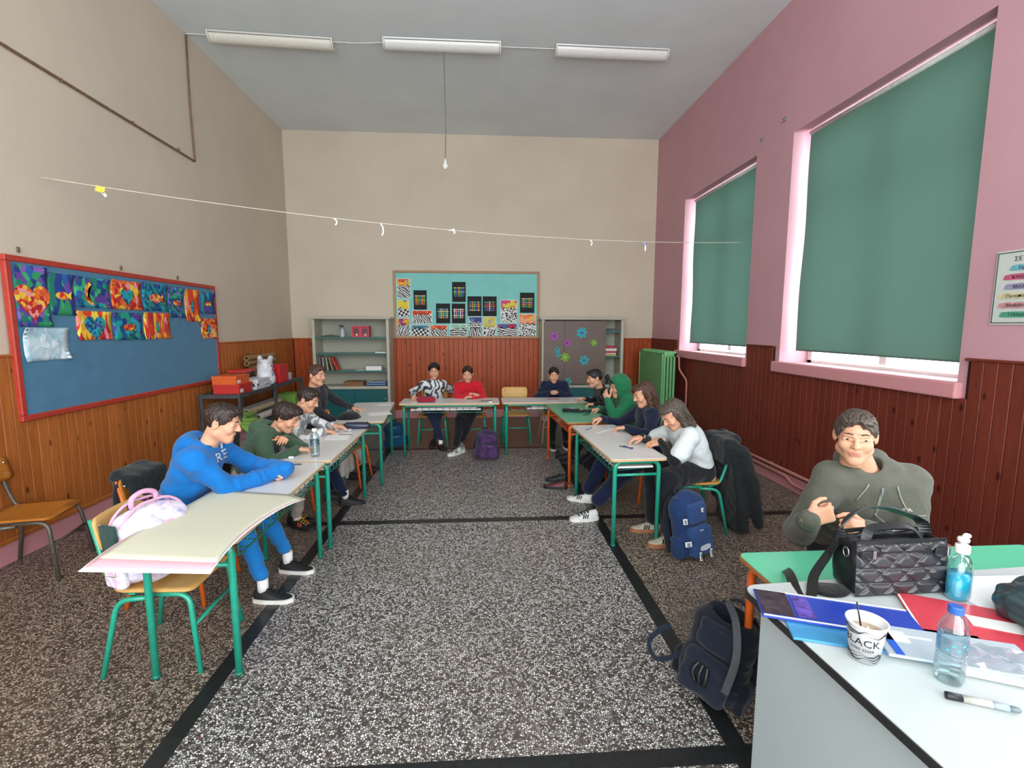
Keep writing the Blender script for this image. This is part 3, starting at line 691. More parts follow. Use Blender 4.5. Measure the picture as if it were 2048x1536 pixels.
# things in the cabinets
def box_thing(name, lab, cat, loc, size, mat, rz=0, grp=None, bev=.003, rot=None):
    b = nb(); bx(b, (0, 0, size[2]/2), size, bev); o = tag(obj(name, b, mat, loc=loc, rot=rot or (0, 0, rz)), lab, cat, grp); return o
def book(lab, loc, size, col, rot, grp):
    """upright book: spine faces the room"""
    t = thing('book', lab, 'book', loc, 0, grp); t.rotation_euler = rot
    w, dpt, h = size; mc = M_('cover_'+col, col, .5)
    b = nb(); bx(b, (-w/2+.0012, 0, h/2), (.0024, dpt, h)); bx(b, (w/2-.0012, 0, h/2), (.0024, dpt, h)); bx(b, (0, -dpt/2+.0012, h/2), (w, .0024, h)); obj('cover', b, mc, t)
    b = nb(); bx(b, (0, .002, h/2), (w-.005, dpt-.008, h-.008)); obj('pages', b, mWhiteP, t); return t
zs = .911
x = -2.74
for k, (c, w, lab, lean) in enumerate((('b0aea0', .012, 'thin grey book standing at the cabinet side', 0), ('8a3c2c', .014, 'thin red brown book next to the grey one', .02), ('b8bfc0', .02, 'pale book with a wider spine', .04), ('4a7a5c', .014, 'thin green book in the row', .06), ('c9c4b4', .02, 'cream book in the row', .1), ('32343a', .014, 'thin dark book leaning slightly', .15), ('d9b64c', .018, 'yellow book leaning on its neighbours', .22), ('6e4a78', .02, 'violet book leaning beside the patchwork one', .32), ('c8442c', .03, 'red patchwork covered book, leaning most', .4))):
    book(lab, (x, 8.5, zs+w*.5*math.sin(lean)), (w, .17, .23), c, (0, -lean, 0), 'books leaning on the cabinet shelf'); x += w+.016+lean*.035
box_thing('paper_stack', 'stack of white sheets on the third cabinet shelf', 'paper stack', (-1.84, 8.5, .911), (.26, .22, .075), mWhiteP, .05)
box_thing('paper', 'loose sheets beside the paper stack', 'papers', (-2.06, 8.5, .911), (.16, .2, .008), mWhiteP, -.1)
box_thing('paper', 'white papers at the right end of the second cabinet shelf', 'papers', (-1.72, 8.5, 1.211), (.18, .24, .02), mWhiteP, .1)
b = nb(); bx(b, (0, 0, .035), (.32, .22, .07), .006); bx(b, (0, 0, .066), (.335, .235, .02), .004); tag(obj('cardboard_box', b, M_('brown_card', '8a6446', .8), loc=(-2.18, 8.5, .646)), 'low brown cardboard box on the cabinet ledge', 'box')
b = nb()
for k in range(4): bx(b, (.01*k, -.01*k, .012+.018*k), (.34-.02*k, .25, .016), .006, mi=k % 2 if k < 3 else 1)
tag(obj('folder_stack', b, [M_('blue_folder', '1f5aa4', .45), M_('pale_folder', '9fb6c8', .5)], loc=(-1.8, 8.49, .646)), 'stack of blue plastic folders on the cabinet ledge', 'folders')
for k, xx in enumerate((-2.12, -1.975)):
    t = thing('picture_box', ['left one of two red picture boxes on the top shelf', 'right one of two red picture boxes on the top shelf'][k], 'box', (xx, 8.5, 1.48), 0, 'red picture boxes')
    b = nb(); bx(b, (0, 0, .095), (.142, .14, .19), .004); obj('box_body', b, M_('red_box', 'b82638', .5), t)
    b = nb()
    for c, s in (((0, -.072, .185), (.142, .004, .01)), ((0, -.072, .005), (.142, .004, .01)), ((-.066, -.072, .095), (.01, .004, .18)), ((.066, -.072, .095), (.01, .004, .18))): bx(b, c, s)
    obj('pink_border', b, M_('pink_edge', 'd8586c', .5), t)
    flat_poly('picture', [(.045*math.cos(a), .1+.055*math.sin(a)) for a in np.linspace(0, 2*math.pi, 15)[:-1]], M_('grey_picture', '6a5058', .7, var=.5, vscale=60), t, -.074, .003)
    flat_poly('white_spot', [(.018*math.cos(a)+.012, .04+.014*math.sin(a)) for a in np.linspace(0, 2*math.pi, 11)[:-1]], mWhite, t, -.077, .003)
b = nb(); t = thing('spray_bottle', 'spray bottle with dark trigger on the top cabinet shelf', 'bottle', (-2.36, 8.48, 1.48))
lathe(b, [(0, 0), (.04, 0), (.042, .01), (.042, .1), (.03, .135), (.013, .15), (.013, .165), (0, .165)], (0, 0, 0), 16); obj('bottle_body', b, M_('milky_plastic', 'b4bac0', .35), t)
b = nb(); bx(b, (0, 0, .182), (.028, .03, .035), .004); bx(b, (-.03, 0, .195), (.05, .016, .016), .003); bx(b, (-.03, 0, .17), (.008, .012, .04), .002, rot=Matrix.Rotation(.4, 3, 'Y')); obj('trigger_head', b, mBlack, t)
b = nb(); lathe(b, [(0, 0), (.14, .0), (.15, .012), (.1, .03), (.03, .042), (0, .043)], (0, 0, 0), 20, sy=.7); tag(obj('beret', b, cloth('olive_felt', '5c6440'), loc=(-2.57, 8.5, 1.48)), 'flat olive cloth cap on the top cabinet shelf', 'cap')
b = nb(); bx(b, (0, 0, .012), (.18, .2, .02), .004, rot=Matrix.Rotation(.12, 3, 'Y')); bx(b, (.02, 0, .03), (.16, .2, .012), .003, rot=Matrix.Rotation(-.1, 3, 'Y'))
tag(obj('binder', b, M_('grey_binder', '55565e', .5), loc=(2.28, 8.5, 1.592)), 'grey binder lying on the top shelf of the right cabinet', 'binder')
zz = 1.152
for k, (c, h, w, lab) in enumerate((('c9a85a', .03, .2, 'yellow book at the bottom of the stack'), ('d6d2cc', .022, .19, 'white book above the yellow one'), ('b8303c', .032, .2, 'red book in the middle of the stack'), ('dcd8d4', .045, .21, 'thick white book near the stack top'), ('b42a44', .04, .2, 'crimson book on top of the stack'))):
    t = thing('book', lab+' in the right cabinet', 'book', (2.29+.005*(k % 2), 8.48, zz), .03*(-1)**k, 'books stacked in the right cabinet')
    b = nb(); bx(b, (0, 0, .0015), (w, .15, .003)); bx(b, (0, 0, h-.0015), (w, .15, .003)); bx(b, (0, -.0735, h/2), (w, .003, h)); obj('cover', b, M_('cover_'+c, c, .45), t)
    b = nb(); bx(b, (0, .002, h/2), (w-.008, .142, h-.006)); obj('pages', b, mWhiteP, t); zz += h+.0005
b = nb(); lathe(b, [(0, 0), (.03, 0), (.032, .01), (.032, .07), (.028, .075), (0, .075)], (0, 0, 0), 14); tag(obj('jar', b, mWhite, loc=(2.15, 8.46, 1.152)), 'small white jar beside the stacked books', 'jar')
b = nb()
for k, (dx, dz, r) in enumerate(((0, 0, .05), (.09, .01, .06), (.17, 0, .055), (.05, .07, .045), (.13, .07, .04))): lathe(b, [(0, 0), (r, .01), (r*1.05, .04), (r*.7, .08), (r*.2, .1), (0, .1)], (dx, 0, dz), 10)
tag(obj('supply_heap', b, M_('dark_clutter', '3c3f46', .6, var=.6, vscale=40), loc=(2.14, 8.5, .646)), 'heap of dark supplies at the bottom of the right cabinet opening', 'supplies')
b = nb(); lathe(b, [(0, 0), (.03, 0), (.03, .05), (.034, .1), (.02, .13), (0, .13)], (0, 0, 0), 12); tag(obj('bottle', b, mWhite, loc=(2.04, 8.36, .646)), 'small white bottle before the dark supplies', 'bottle')

# ------------------------------------------------------------------ radiator and heating pipes
mRad = M_('green_radiator_paint', '6cab70', .4, var=.07, vscale=8, coat=.2)
t = thing('radiator', 'green column radiator standing in the far right corner', 'radiator', (2.98, 7.28, 0))
for k in range(12):
    b = nb(); yy = k*.09-.02
    for c in (-.075, -.025, .025, .075): bx(b, (c-.08, yy, .74), (.036, .06, 1.02), .014, 3)
    bx(b, (-.08, yy, 1.24), (.2, .075, .1), .03, 3); bx(b, (-.08, yy, .25), (.2, .075, .08), .03, 3); obj('column', b, mRad, t)
b = nb(); bx(b, (-.19, .49, .76), (.012, 1.06, .98), .02, 3); obj('front_plate', b, mRad, t)
b = nb()
for yy in (.05, .93): bx(b, (-.08, yy, .11), (.05, .03, .22), .004)
obj('foot', b, mRad, t)
mPipe = M_('pink_pipe_paint', 'b87a72', .4, var=.06)
b = nb(); tube(b, smoothpath([(2.99, 7.22, 1.22), (3.03, 7.2, 1.21), (3.03, 7.19, 1.02), (3.12, 7.1, .85), (3.12, 7.1, .19)], .05), .014, 10)
bx(b, (2.98, 7.22, 1.235), (.04, .04, .05), .008, mi=1)
tag(obj('pipe', b, [mPipe, mBlack]), 'pink pipe dropping beside the green radiator', 'pipe')
for k, (z, lab) in enumerate(((.2, 'upper pink heating pipe along the right wall'), (.145, 'lower pink heating pipe along the right wall, with a bent joint'))):
    P = [(XR-.06, 7.15, z), (XR-.06, 4.85, z)]
    if k: P += [(XR-.06, 4.6, z), (XR-.06, 4.5, z-.05), (XR-.06, 4.3, z-.05), (XR-.06, 4.2, z)]
    P += [(XR-.06, YR+.2, z)]
    b = nb(); tube(b, smoothpath(P, .04), .017, 10)
    for yy in (5.9, 4.9, 3.6, 2.4): bx(b, (XR-.037, yy, z), (.06, .012, .02))
    tag(obj('pipe', b, mPipe), lab, 'pipe')

# ------------------------------------------------------------------ metal rack with supplies
t = thing('metal_rack', 'dark grey metal shelving rack along the left wall', 'shelf', (-3.02, 6.72, 0))
mRk = M_('dark_grey_steel', '54565a', .45, .4, var=.1)
for z in (.86, .44, .1):
    b = nb(); bx(b, (0, 0, z), (.46, 1.95, .012)); bx(b, (.225, 0, z-.014), (.012, 1.95, .045)); bx(b, (-.225, 0, z-.014), (.012, 1.95, .045)); bx(b, (0, -.97, z-.014), (.46, .012, .045)); bx(b, (0, .97, z-.014), (.46, .012, .045)); obj('shelf', b, mRk, t)
for sx in (-1, 1):
    for yy in (-.97, -.0, .97):
        b = nb(); bx(b, (sx*.232, yy, .44), (.006, .045, .88)); bx(b, (sx*.215, yy, .44), (.035, .006, .88)); obj('post', b, mRk, t)
zt = .868
def shoebox(lab, loc, size, body, lid, lbl=True, rz=0, lidmat=None):
    t = thing('shoe_box', lab, 'box', loc, rz)
    b = nb(); bx(b, (0, 0, size[2]*.42), (size[0]-.01, size[1]-.01, size[2]*.84)); obj('box_body', b, body, t)
    b = nb(); bx(b, (0, 0, size[2]-.0175), (size[0], size[1], .035), .002); obj('lid', b, lid, t)
    if lbl: b = nb(); bx(b, (size[0]/2+.001-.005, -size[1]/2+.07, size[2]*.3), (.004, .07, size[2]*.38)); obj('label_sticker', b, mWhite, t)
    return t
mRB, mOB, mWB = M_('red_carton', 'c9302c', .5), M_('orange_carton', 'e2622a', .5), M_('white_carton', 'd6d6da', .5)
shoebox('red shoe box with a white sticker, under the orange one', (-2.98, 5.98, zt), (.3, .34, .11), mRB, mRB)
shoebox('orange shoe box lying on the red one', (-2.99, 5.96, zt+.1105), (.28, .33, .1), mOB, mOB)
shoebox('white grey carton with sketchy print on the rack', (-2.97, 6.42, zt), (.32, .42, .07), mWB, lines_mat('sketch_print', '4a4a50', 'd6d6da', 4, 9, 'BANDS', 3), False)
shoebox('flat white carton on top of the other white carton', (-2.97, 6.44, zt+.071), (.3, .38, .05), mWB, mWB, False, .05)
shoebox('black box with a red lid behind the cartons', (-3.13, 6.5, zt+.1215), (.2, .3, .11), mBlack, mRB, False)
b = nb(); bx(b, (0, 0, .125), (.3, .3, .25), .004); bx(b, (.152, 0, .22), (.003, .29, .004)); tag(obj('file_box', b, M_('bright_red_plastic', 'd01f28', .35), loc=(-2.96, 7.08, zt)), 'big red file box on the rack', 'box')
# plastic bag
V, F = [], []
rnd = random.Random(5); NR, NS = 14, 22
prof = [(.10, 0), (.14, .02), (.15, .06), (.145, .1), (.13, .15), (.125, .2), (.13, .24), (.12, .28), (.115, .31), (.13, .335), (.1, .35), (.06, .345), (.03, .33), (.01, .325)]
for j, (r, z) in enumerate(prof):
    for i in range(NS):
        a = 2*math.pi*i/NS; k = 1+.10*math.sin(3*a+j*.7)+.06*math.sin(7*a-j*1.3)+rnd.uniform(-.02, .02)
        ear = .05*max(0, math.cos(2*a))**2 if 8 < j < 12 else 0
        V.append((r*k*math.cos(a)*.75, r*k*math.sin(a), z+ear+rnd.uniform(-.004, .004)))
for j in range(NR-1):
    for i in range(NS): F.append((j*NS+i, j*NS+(i+1) % NS, (j+1)*NS+(i+1) % NS, (j+1)*NS+i))
F.append(tuple(range(NS))[::-1]); F.append(tuple((NR-1)*NS+i for i in range(NS)))
t = thing('plastic_bag', 'white plastic carrier bag with small coloured print on the rack', 'bag', (-2.92, 6.74, zt), .2)
raw('bag_body', V, F, M_('white_bag_film', 'dfe2e6', .35), t, True)
for k, (aa, zz_, cn) in enumerate(((-.5, .26, 'red'), (-.2, .24, 'blue'), (-.55, .2, 'red'), (-.15, .18, 'cyan'), (.1, .22, 'pink'), (-.35, .14, 'blue'), (-.0, .13, 'green'), (.2, .15, 'cyan'))):
    b = nb(); bmesh.ops.create_uvsphere(b, u_segments=8, v_segments=6, radius=.014); bmesh.ops.scale(b, vec=(.3, 1, 1), verts=b.verts)
    obj('printed_spot', b, mPk[cn], t, loc=(.108*math.cos(aa)*.95, .14*math.sin(aa), zz_), rot=(0, 0, aa))
mRoll, mRollB = M_('white_paper_roll', 'd2cdc2', .7), M_('kraft_paper_roll', '9a7a54', .75)
def roll(lab, p0, p1, r, mat, grp):
    b = nb(); p0, p1 = Vector(p0), Vector(p1); d = (p1-p0).normalized(); tube(b, [p0, p1], r, 16, caps=False); tube(b, [p1, p0], r*.72, 16, caps=False)
    for p, q in ((p0, 1), (p1, -1)):
        u = d.orthogonal().normalized(); w = d.cross(u)
        a = [b.verts.new(p+(u*math.cos(k*math.pi/8)+w*math.sin(k*math.pi/8))*r) for k in range(16)]; c = [b.verts.new(p+(u*math.cos(k*math.pi/8)+w*math.sin(k*math.pi/8))*r*.72) for k in range(16)]
        for k in range(16): b.faces.new((a[k], a[(k+1) % 16], c[(k+1) % 16], c[k]))
    tag(obj('paper_roll', b, mat), lab, 'paper roll', grp)
roll('upper kraft paper roll lying behind the red file box', (-3.17, 6.75, zt+.36), (-3.17, 7.6, zt+.36), .035, mRollB, 'rolls on top of the rack')
roll('lower kraft paper roll resting on the red box edge', (-3.17, 6.75, zt+.287), (-3.17, 7.62, zt+.287), .035, mRollB, 'rolls on top of the rack')
box_thing('carton', 'brown carton supporting the kraft rolls on the rack', 'box', (-3.17, 7.25, zt), (.12, .66, .25), M_('brown_card', '8a6446', .8))
box_thing('carton', 'small white carton at the far end of the rack top', 'box', (-2.95, 7.42, zt), (.16, .16, .1), mWB)
z4 = .449
roll('white paper roll lying lowest on the middle rack shelf, end towards the room', (-2.86, 6.3, z4+.045), (-2.86, 7.35, z4+.045), .045, mRoll, 'paper rolls on the middle rack shelf')
roll('cream paper roll lying on the lowest white roll', (-2.95, 6.2, z4+.13), (-2.95, 7.2, z4+.13), .04, M_('cream_paper_roll', 'c8b894', .7), 'paper rolls on the middle rack shelf')
roll('white paper roll at the back of the middle rack shelf', (-3.06, 6.25, z4+.045), (-3.06, 7.4, z4+.045), .045, mRoll, 'paper rolls on the middle rack shelf')
roll('grey white paper roll highest in the pile on the rack', (-3.05, 6.3, z4+.135), (-3.05, 7.5, z4+.135), .04, M_('grey_paper_roll', 'a8a8a6', .7), 'paper rolls on the middle rack shelf')
mGrC = M_('light_green_plastic', '7fa84e', .4, var=.05)
def crate(lab, loc, size, rz=0):
    t = thing('crate', lab, 'crate', loc, rz, 'green plastic crates'); w, d, h = size; b = nb()
    bx(b, (0, 0, .006), (w-.02, d-.02, .012))
    for s in (-1, 1): bx(b, (s*(w/2-.006), 0, h/2), (.012, d, h), .003); bx(b, (0, s*(d/2-.006), h/2), (w-.02, .012, h), .003)
    obj('tub', b, mGrC, t); b = nb()
    for s in (-1, 1): bx(b, (s*w/2, 0, h-.01), (.03, d+.02, .02), .004); bx(b, (0, s*d/2, h-.01), (w, .03, .02), .004)
    obj('rim', b, mGrC, t)
crate('green plastic crate at the near end of the middle rack shelf', (-2.93, 5.93, z4), (.3, .3, .16))
crate('green plastic crate at the far end of the middle rack shelf', (-2.93, 7.54, z4+.0), (.26, .26, .2))
crate('green plastic crate at the front edge of the rack, hanging below the rolls', (-2.70, 5.62, .43), (.22, .26, .16))
b = nb()
for k in range(3): bx(b, (0, 0, .07+.14*k), (.2, .26, .13), .03, 3)
tag(obj('blanket_pile', b, cloth('patterned_dark_cloth', '5a4a58', .6), loc=(-2.62, 5.45, 0)), 'pile of patterned dark cloth below the rack end', 'cloth')
b = nb(); bx(b, (0, 0, .1), (.2, .36, .2), .05, 3); tag(obj('cloth_bag', b, cloth('strong_blue_cloth', '205a9c'), loc=(-2.95, 6.1, .108)), 'blue cloth bag on the lowest rack shelf', 'bag')
# ------------------------------------------------------------------ desks
TZ = .69
def desk(lab, loc, rz, L=1.24, Wd=.48, top=mTopW, tube_m=mGreen, edge=mEdge, rack=True, grp='pupil desks', rot=.0, inset=.06):
    t = thing('desk', lab, 'desk', (loc[0], loc[1], 0), rz+rot, grp)
    b = nb(); prism(b, rrect(L, Wd, .04, 5), TZ-.019, TZ-.0035); bmesh.ops.recalc_face_normals(b, faces=b.faces); obj('edge_band', b, edge, t, 'auto')
    b = nb(); prism(b, rrect(L-.008, Wd-.008, .038, 5), TZ-.0036, TZ); obj('tabletop', b, top, t)
    zt = TZ-.036; w = Wd/2-.05
    for s in (-1, 1):
        x = s*(L/2-inset)
        b = nb(); tube(b, smoothpath([(x, -w, .0), (x, -w, zt), (x, w, zt), (x, w, .0)], .06, 6), .0165, 12)
        fr = obj('leg_frame', b, tube_m, t)
        b = nb(); tube(b, [(x, -w, zt-.1), (x, w, zt-.1)], .011, 8); obj('crossbar', b, tube_m, fr)
        for q in (-1, 1):
            b = nb(); tube(b, [(x, q*w, 0), (x, q*w, .018)], .0185, 12); obj('foot_cap', b, mGreenD if tube_m is mGreen else tube_m, fr)
    for q in (-1, 1):
        b = nb(); bx(b, (0, q*(w+.0), zt+.002), (L-2*inset-.04, .012, .024)); obj('long_rail', b, tube_m, t)
    if rack:
        b = nb(); zr = zt-.085
        tube(b, smoothpath([(-L/2+inset+.02, -w+.01, zr+.02), (-L/2+inset+.07, -w-.005, zr), (L/2-inset-.07, -w-.005, zr), (L/2-inset-.02, -w+.01, zr+.02)], .02), .005, 6)
        for k in range(13):
            x = -L/2+inset+.06+k*(L-2*inset-.12)/12
            tube(b, smoothpath([(x, -w, zt-.004), (x, -w-.005, zr), (x, w-.04, zr+.02), (x, w-.02, zt-.01)], .015, 3), .0032, 5)
        o = obj('book_rack', b, mGreenD if tube_m is mGreen else tube_m, t)
    return t
desk('desk nearest the camera in the left row, partly covered by cream cardboard', (-1.35, 2.80), H2, 1.30)
desk('left row desk with the clear water bottle on it', (-1.325, 4.085), H2, 1.21)
desk('left row desk farthest back, with loose white papers', (-1.30, 5.585), H2, 1.32, .5, rot=.09)
desk('white desk at the back where the boy in red leans', (-.40, 6.32), 0, 1.28, .49)
desk('white desk at the back in front of an empty wooden chair', (.91, 6.33), 0, 1.28, .47)
desk('green topped desk with orange legs in the right row', (1.08, 5.4), -H2, 1.22, .5, mTopG, mOrange, mEdgeO, rot=.06)
desk('white desk nearest the camera in the right row', (1.135, 4.02), -H2, 1.26, .44, rot=.05)
desk('mint green desk with orange legs in front of the man', (1.76, 1.70), 0, 1.34, .42, mTopG2, mOrange, mEdgeO, rack=False, inset=.045)

# ------------------------------------------------------------------ chairs
def rsq(u, v, q=.7, p=.7):
    c, d = max(0, abs(u)-p)/(1-p), max(0, abs(v)-q)/(1-q); r = math.hypot(c, d)
    if c > 0 and d > 0:
        k = max(c, d)/r; u = math.copysign(p+c*k*(1-p), u); v = math.copysign(q+d*k*(1-q), v)
    return u, v
def chair_proto(name, tm, pm, bm_=None):
    """local: sits facing +Y, seat top z=.42"""
    t = thing(name, '', 'chair'); SZ_ = .42; bm_ = bm_ or pm
    # seat: curved ply
    n = 12; V, F = [], []
    for side in (0, 1):
        for j in range(n+1):
            for i in range(n+1):
                u, v = i/n*2-1, j/n*2-1
                u, v = rsq(u, v); w = .195+.012*v; x = u*w
                y = v*.19
                z = SZ_-.004*(1-u*u)*0-.010*math.cos(v*1.6)*(1-u*u)-.03*max(0, v-.6)**2*4*.5+.02*max(0, -v-.7)*1.5
                V.append((x, y, z-(.011 if side else 0)))
    N = (n+1)**2
    for j in range(n):
        for i in range(n): k = j*(n+1)+i; F += [(k, k+1, k+n+2, k+n+1), (N+k, N+k+n+1, N+k+n+2, N+k+1)]
    bd = list(range(n+1))+[j*(n+1)+n for j in range(1, n+1)]+[n*(n+1)+i for i in range(n-1, -1, -1)]+[j*(n+1) for j in range(n-1, 0, -1)]
    for a, c in zip(bd, bd[1:]+bd[:1]): F.append((c, a, a+N, c+N))
    raw('seat', V, F, pm, t, True)
    V, F = [], []
    for side in (0, 1):
        for j in range(7):
            for i in range(n+1):
                u, v = i/n*2-1, j/6*2-1
                rr = 1; u, v = rsq(u, v, .45, .86)
                V.append((u*.19*rr, -.235-.05*v*.35+.03*u*u-(.01 if side else 0)+0, .685+v*.08))
    N = 7*(n+1)
    for j in range(6):
        for i in range(n): k = j*(n+1)+i; F += [(k+n+1, k+n+2, k+1, k), (N+k, N+k+1, N+k+n+2, N+k+n+1)]
    bd = list(range(n+1))+[j*(n+1)+n for j in range(1, 7)]+[6*(n+1)+i for i in range(n-1, -1, -1)]+[j*(n+1) for j in range(5, 0, -1)]
    for a, c in zip(bd, bd[1:]+bd[:1]): F.append((a, c, c+N, a+N))
    raw('backrest', V, F, bm_, t, True)
    for s in (-1, 1):
        b = nb(); tube(b, smoothpath([(s*.21, .21, 0), (s*.175, .165, SZ_-.035), (s*.175, -.02, SZ_-.03)], .06), .0125, 10); obj('leg', b, tm, t)
        b = nb(); tube(b, smoothpath([(s*.21, -.23, 0), (s*.175, -.16, SZ_-.055), (s*.175, .0, SZ_-.045)], .06), .0125, 10); obj('leg', b, tm, t)
        b = nb(); tube(b, smoothpath([(s*.15, .10, SZ_-.022), (s*.15, -.17, SZ_-.024), (s*.15, -.215, SZ_+.1), (s*.15, -.262, .755)], .05), .0115, 10); bk = obj('back_support', b, tm, t)
        for z in (.65, .725):
            b = nb(); bmesh.ops.create_uvsphere(b, u_segments=8, v_segments=6, radius=.008); obj('bolt', b, mSteel, bk, loc=(s*.15, -.215-.3*(z-.65)*.22, z))
    b = nb(); tube(b, [(-.19, .185, .23), (.19, .185, .23)], .009, 8); obj('stretcher', b, tm, t)
    b = nb(); bx(b, (0, .09, SZ_-.03), (.33, .03, .012)); bx(b, (0, -.1, SZ_-.03), (.33, .03, .012)); obj('seat_support', b, tm, t)
    return t
PC = {}
def chair(kind, lab, loc, rz, grp='school chairs'):
    tm, pm = {'g': (mGreen, mPly), 'gl': (mGreen, mPlyL), 'o': (mOrange, mPlyO), 'k': (mGreyT, mPlyO), 'p': (M_('dull_pink_tube', 'b08a7c', .45), mPly)}[kind]
    if kind not in PC:
        PC[kind] = chair_proto('school_chair', tm, pm); r = PC[kind]; r.location = (loc[0], loc[1], 0); r.rotation_euler = (0, 0, rz); r['label'] = lab; r['group'] = grp
        return r
    return dup(PC[kind], (loc[0], loc[1], 0), rz, lab, grp)
E_, W_, S_ = -H2, H2, math.pi      # facing +X, -X, -Y
chair('gl', 'green framed chair in the foreground holding the pastel backpack', (-1.565, 2.44), E_+.02)
chair('o', 'orange plywood chair pushed under the near corner of the farthest left desk', (-1.44, 5.12), E_-.05)
chair('k', 'grey framed wooden chair by the left wall, cut by the picture edge', (-3.02, 3.34), E_+.22)
chair('o', 'orange framed chair under the boy in the blue hoodie', (-1.86, 3.02), E_)
chair('g', 'green framed chair under the boy in the olive hoodie', (-1.82, 3.86), E_)
chair('o', 'orange framed chair under the pupil in the white patterned top', (-1.74, 4.5), E_+.1)
chair('o', 'wooden chair with orange frame at the farthest left row desk', (-1.8, 5.42), E_-.1)
chair('g', 'green framed chair under the boy in the silver jacket', (-.68, 6.86), S_)
chair('g', 'green framed chair under the boy in the red sweater', (-.13, 6.86), S_)
chair('gl', 'empty green framed chair at the right back desk', (.50, 6.90), S_)
chair('p', 'pinkish framed chair under the pupil in navy at the back desk', (1.08, 6.92), S_)
chair('o', 'orange framed chair under the pupil in the black jacket', (1.66, 5.86), W_)
chair('g', 'green framed chair under the pupil in the green hoodie', (1.72, 5.2), W_)
chair('o', 'orange framed chair under the pupil with the navy sleeves', (1.66, 4.52), W_+.1)
chair('g', 'green framed chair with a black jacket over its back', (1.74, 3.8), W_-.05)
chair('k', 'chair behind the mint green desk where the man sits', (2.09, 2.37), S_-.1)

# ------------------------------------------------------------------ teacher's table (near right)
t = thing('teacher_table', 'big grey white table with black rounded edge in the near right corner', 'table', (.905, 1.55, 0), .055)
TT = .75
mGTop = M_('pale_grey_laminate', 'c0c7c6', .32, var=.02, vscale=3)
P = [(x+.80, y-.62) for x, y in rrect(1.6, 1.24, .05, 6)]
b = nb(); prism(b, P, TT-.026, TT-.003); bmesh.ops.recalc_face_normals(b, faces=b.faces); obj('edge_trim', b, M_('black_edge_rubber', '222224', .5), t, 'auto')
b = nb(); prism(b, [(x*.995+.004, y*.995-.003) for x, y in P], TT-.004, TT); obj('tabletop', b, mGTop, t)
mPanel = M_('grey_side_panel', 'a9b6ba', .45, var=.03, vscale=3)
b = nb(); bx(b, (.055, -.62, (TT-.026)/2), (.022, 1.12, TT-.026), .002); obj('side_panel', b, mPanel, t)
b = nb(); bx(b, (1.545, -.62, (TT-.026)/2), (.022, 1.16, TT-.026), .002); obj('side_panel', b, mPanel, t)
b = nb(); bx(b, (.8, -.06, .45), (1.45, .02, .54), .002); obj('modesty_panel', b, mPanel, t)

# ------------------------------------------------------------------ things on the near table
ZT = TT+.0005
def flat(name, lab, cat, x, y, z, w, d, h, rz, mat, grp=None, bev=.001):
    b = nb(); bx(b, (0, 0, h/2), (w, d, h), bev); return tag(obj(name, b, mat, loc=(x, y, z), rot=(0, 0, rz)), lab, cat, grp)
# coffee cup
t = thing('paper_cup', 'white paper coffee cup with black waves and lettering', 'cup', (1.045, 1.165, ZT))
CR0, CR1, CH = .034, .047, .105
def crad(z): return CR0+(CR1-CR0)*z/CH
b = nb(); lathe(b, [(0, .004), (CR0-.003, .004), (CR0, 0), (CR1, CH), (CR1+.003, CH+.002), (CR1+.003, CH+.005), (CR1, CH+.006), (CR1-.002, CH), (CR0-.001, .008), (0, .008)], (0, 0, 0), 40); obj('cup_wall', b, M_('cup_card', 'e4e4e6', .5, var=.02), t)
b = nb(); lathe(b, [(0, CH-.024), (crad(CH-.024)-.0025, CH-.024)], (0, 0, 0), 40); obj('coffee', b, M_('milky_coffee', 'b39a80', .3, var=.12, vscale=60), t)
b = nb()
for dx, dy in ((-.008, .004), (.004, -.004), (.01, .006)): bmesh.ops.create_uvsphere(b, u_segments=8, v_segments=5, radius=.004, matrix=Matrix.Translation((dx, dy, CH-.023)))
obj('foam', b, mWhite, t)
def wave(b, z0, amp, ph, th, k=5):
    n = 90
    for i in range(n):
        a0, a1 = 2*math.pi*i/n, 2*math.pi*(i+1)/n; q = []
        for a, s in ((a0, -1), (a1, -1), (a1, 1), (a0, 1)):
            z = z0+amp*math.sin(k*a+ph)+.3*amp*math.sin(2.3*k*a+ph)+s*th/2*(1+.8*math.sin(k*a*.5+ph)); r = crad(z)+.0004
            q.append(b.verts.new((r*math.cos(a), r*math.sin(a), z)))
        b.faces.new(q)
for z0, ph in ((.092, 0), (.086, .8), (.012, .3), (.019, 1.1), (.026, 1.9)): b = nb(); wave(b, z0, .004, ph, .0028); obj('wave_line', b, mInk, t)
def cyl_text(s, size, z0, ang, par, mat, name='lettering', rf=crad, bold=0):
    me = text_mesh(s, size, .0002+bold, 'CENTER')
    for v in me.vertices:
        x, y = v.co.x, v.co.y; z = z0+y; r = rf(z)+.0006; a = ang+x/r
        v.co = (r*math.cos(a), r*math.sin(a), z)
    return link(name, me, mat, par)
cyl_text('BLACK', .03, .053, -H2-.95, t, mInk); cyl_text('22960 22209', .011, .038, -H2-.9, t, mInk)
b = nb(); tube(b, [(-.006, .008, CH-.03), (-.016, .02, CH+.045)], .0022, 8); obj('stirrer', b, mBlack, t)
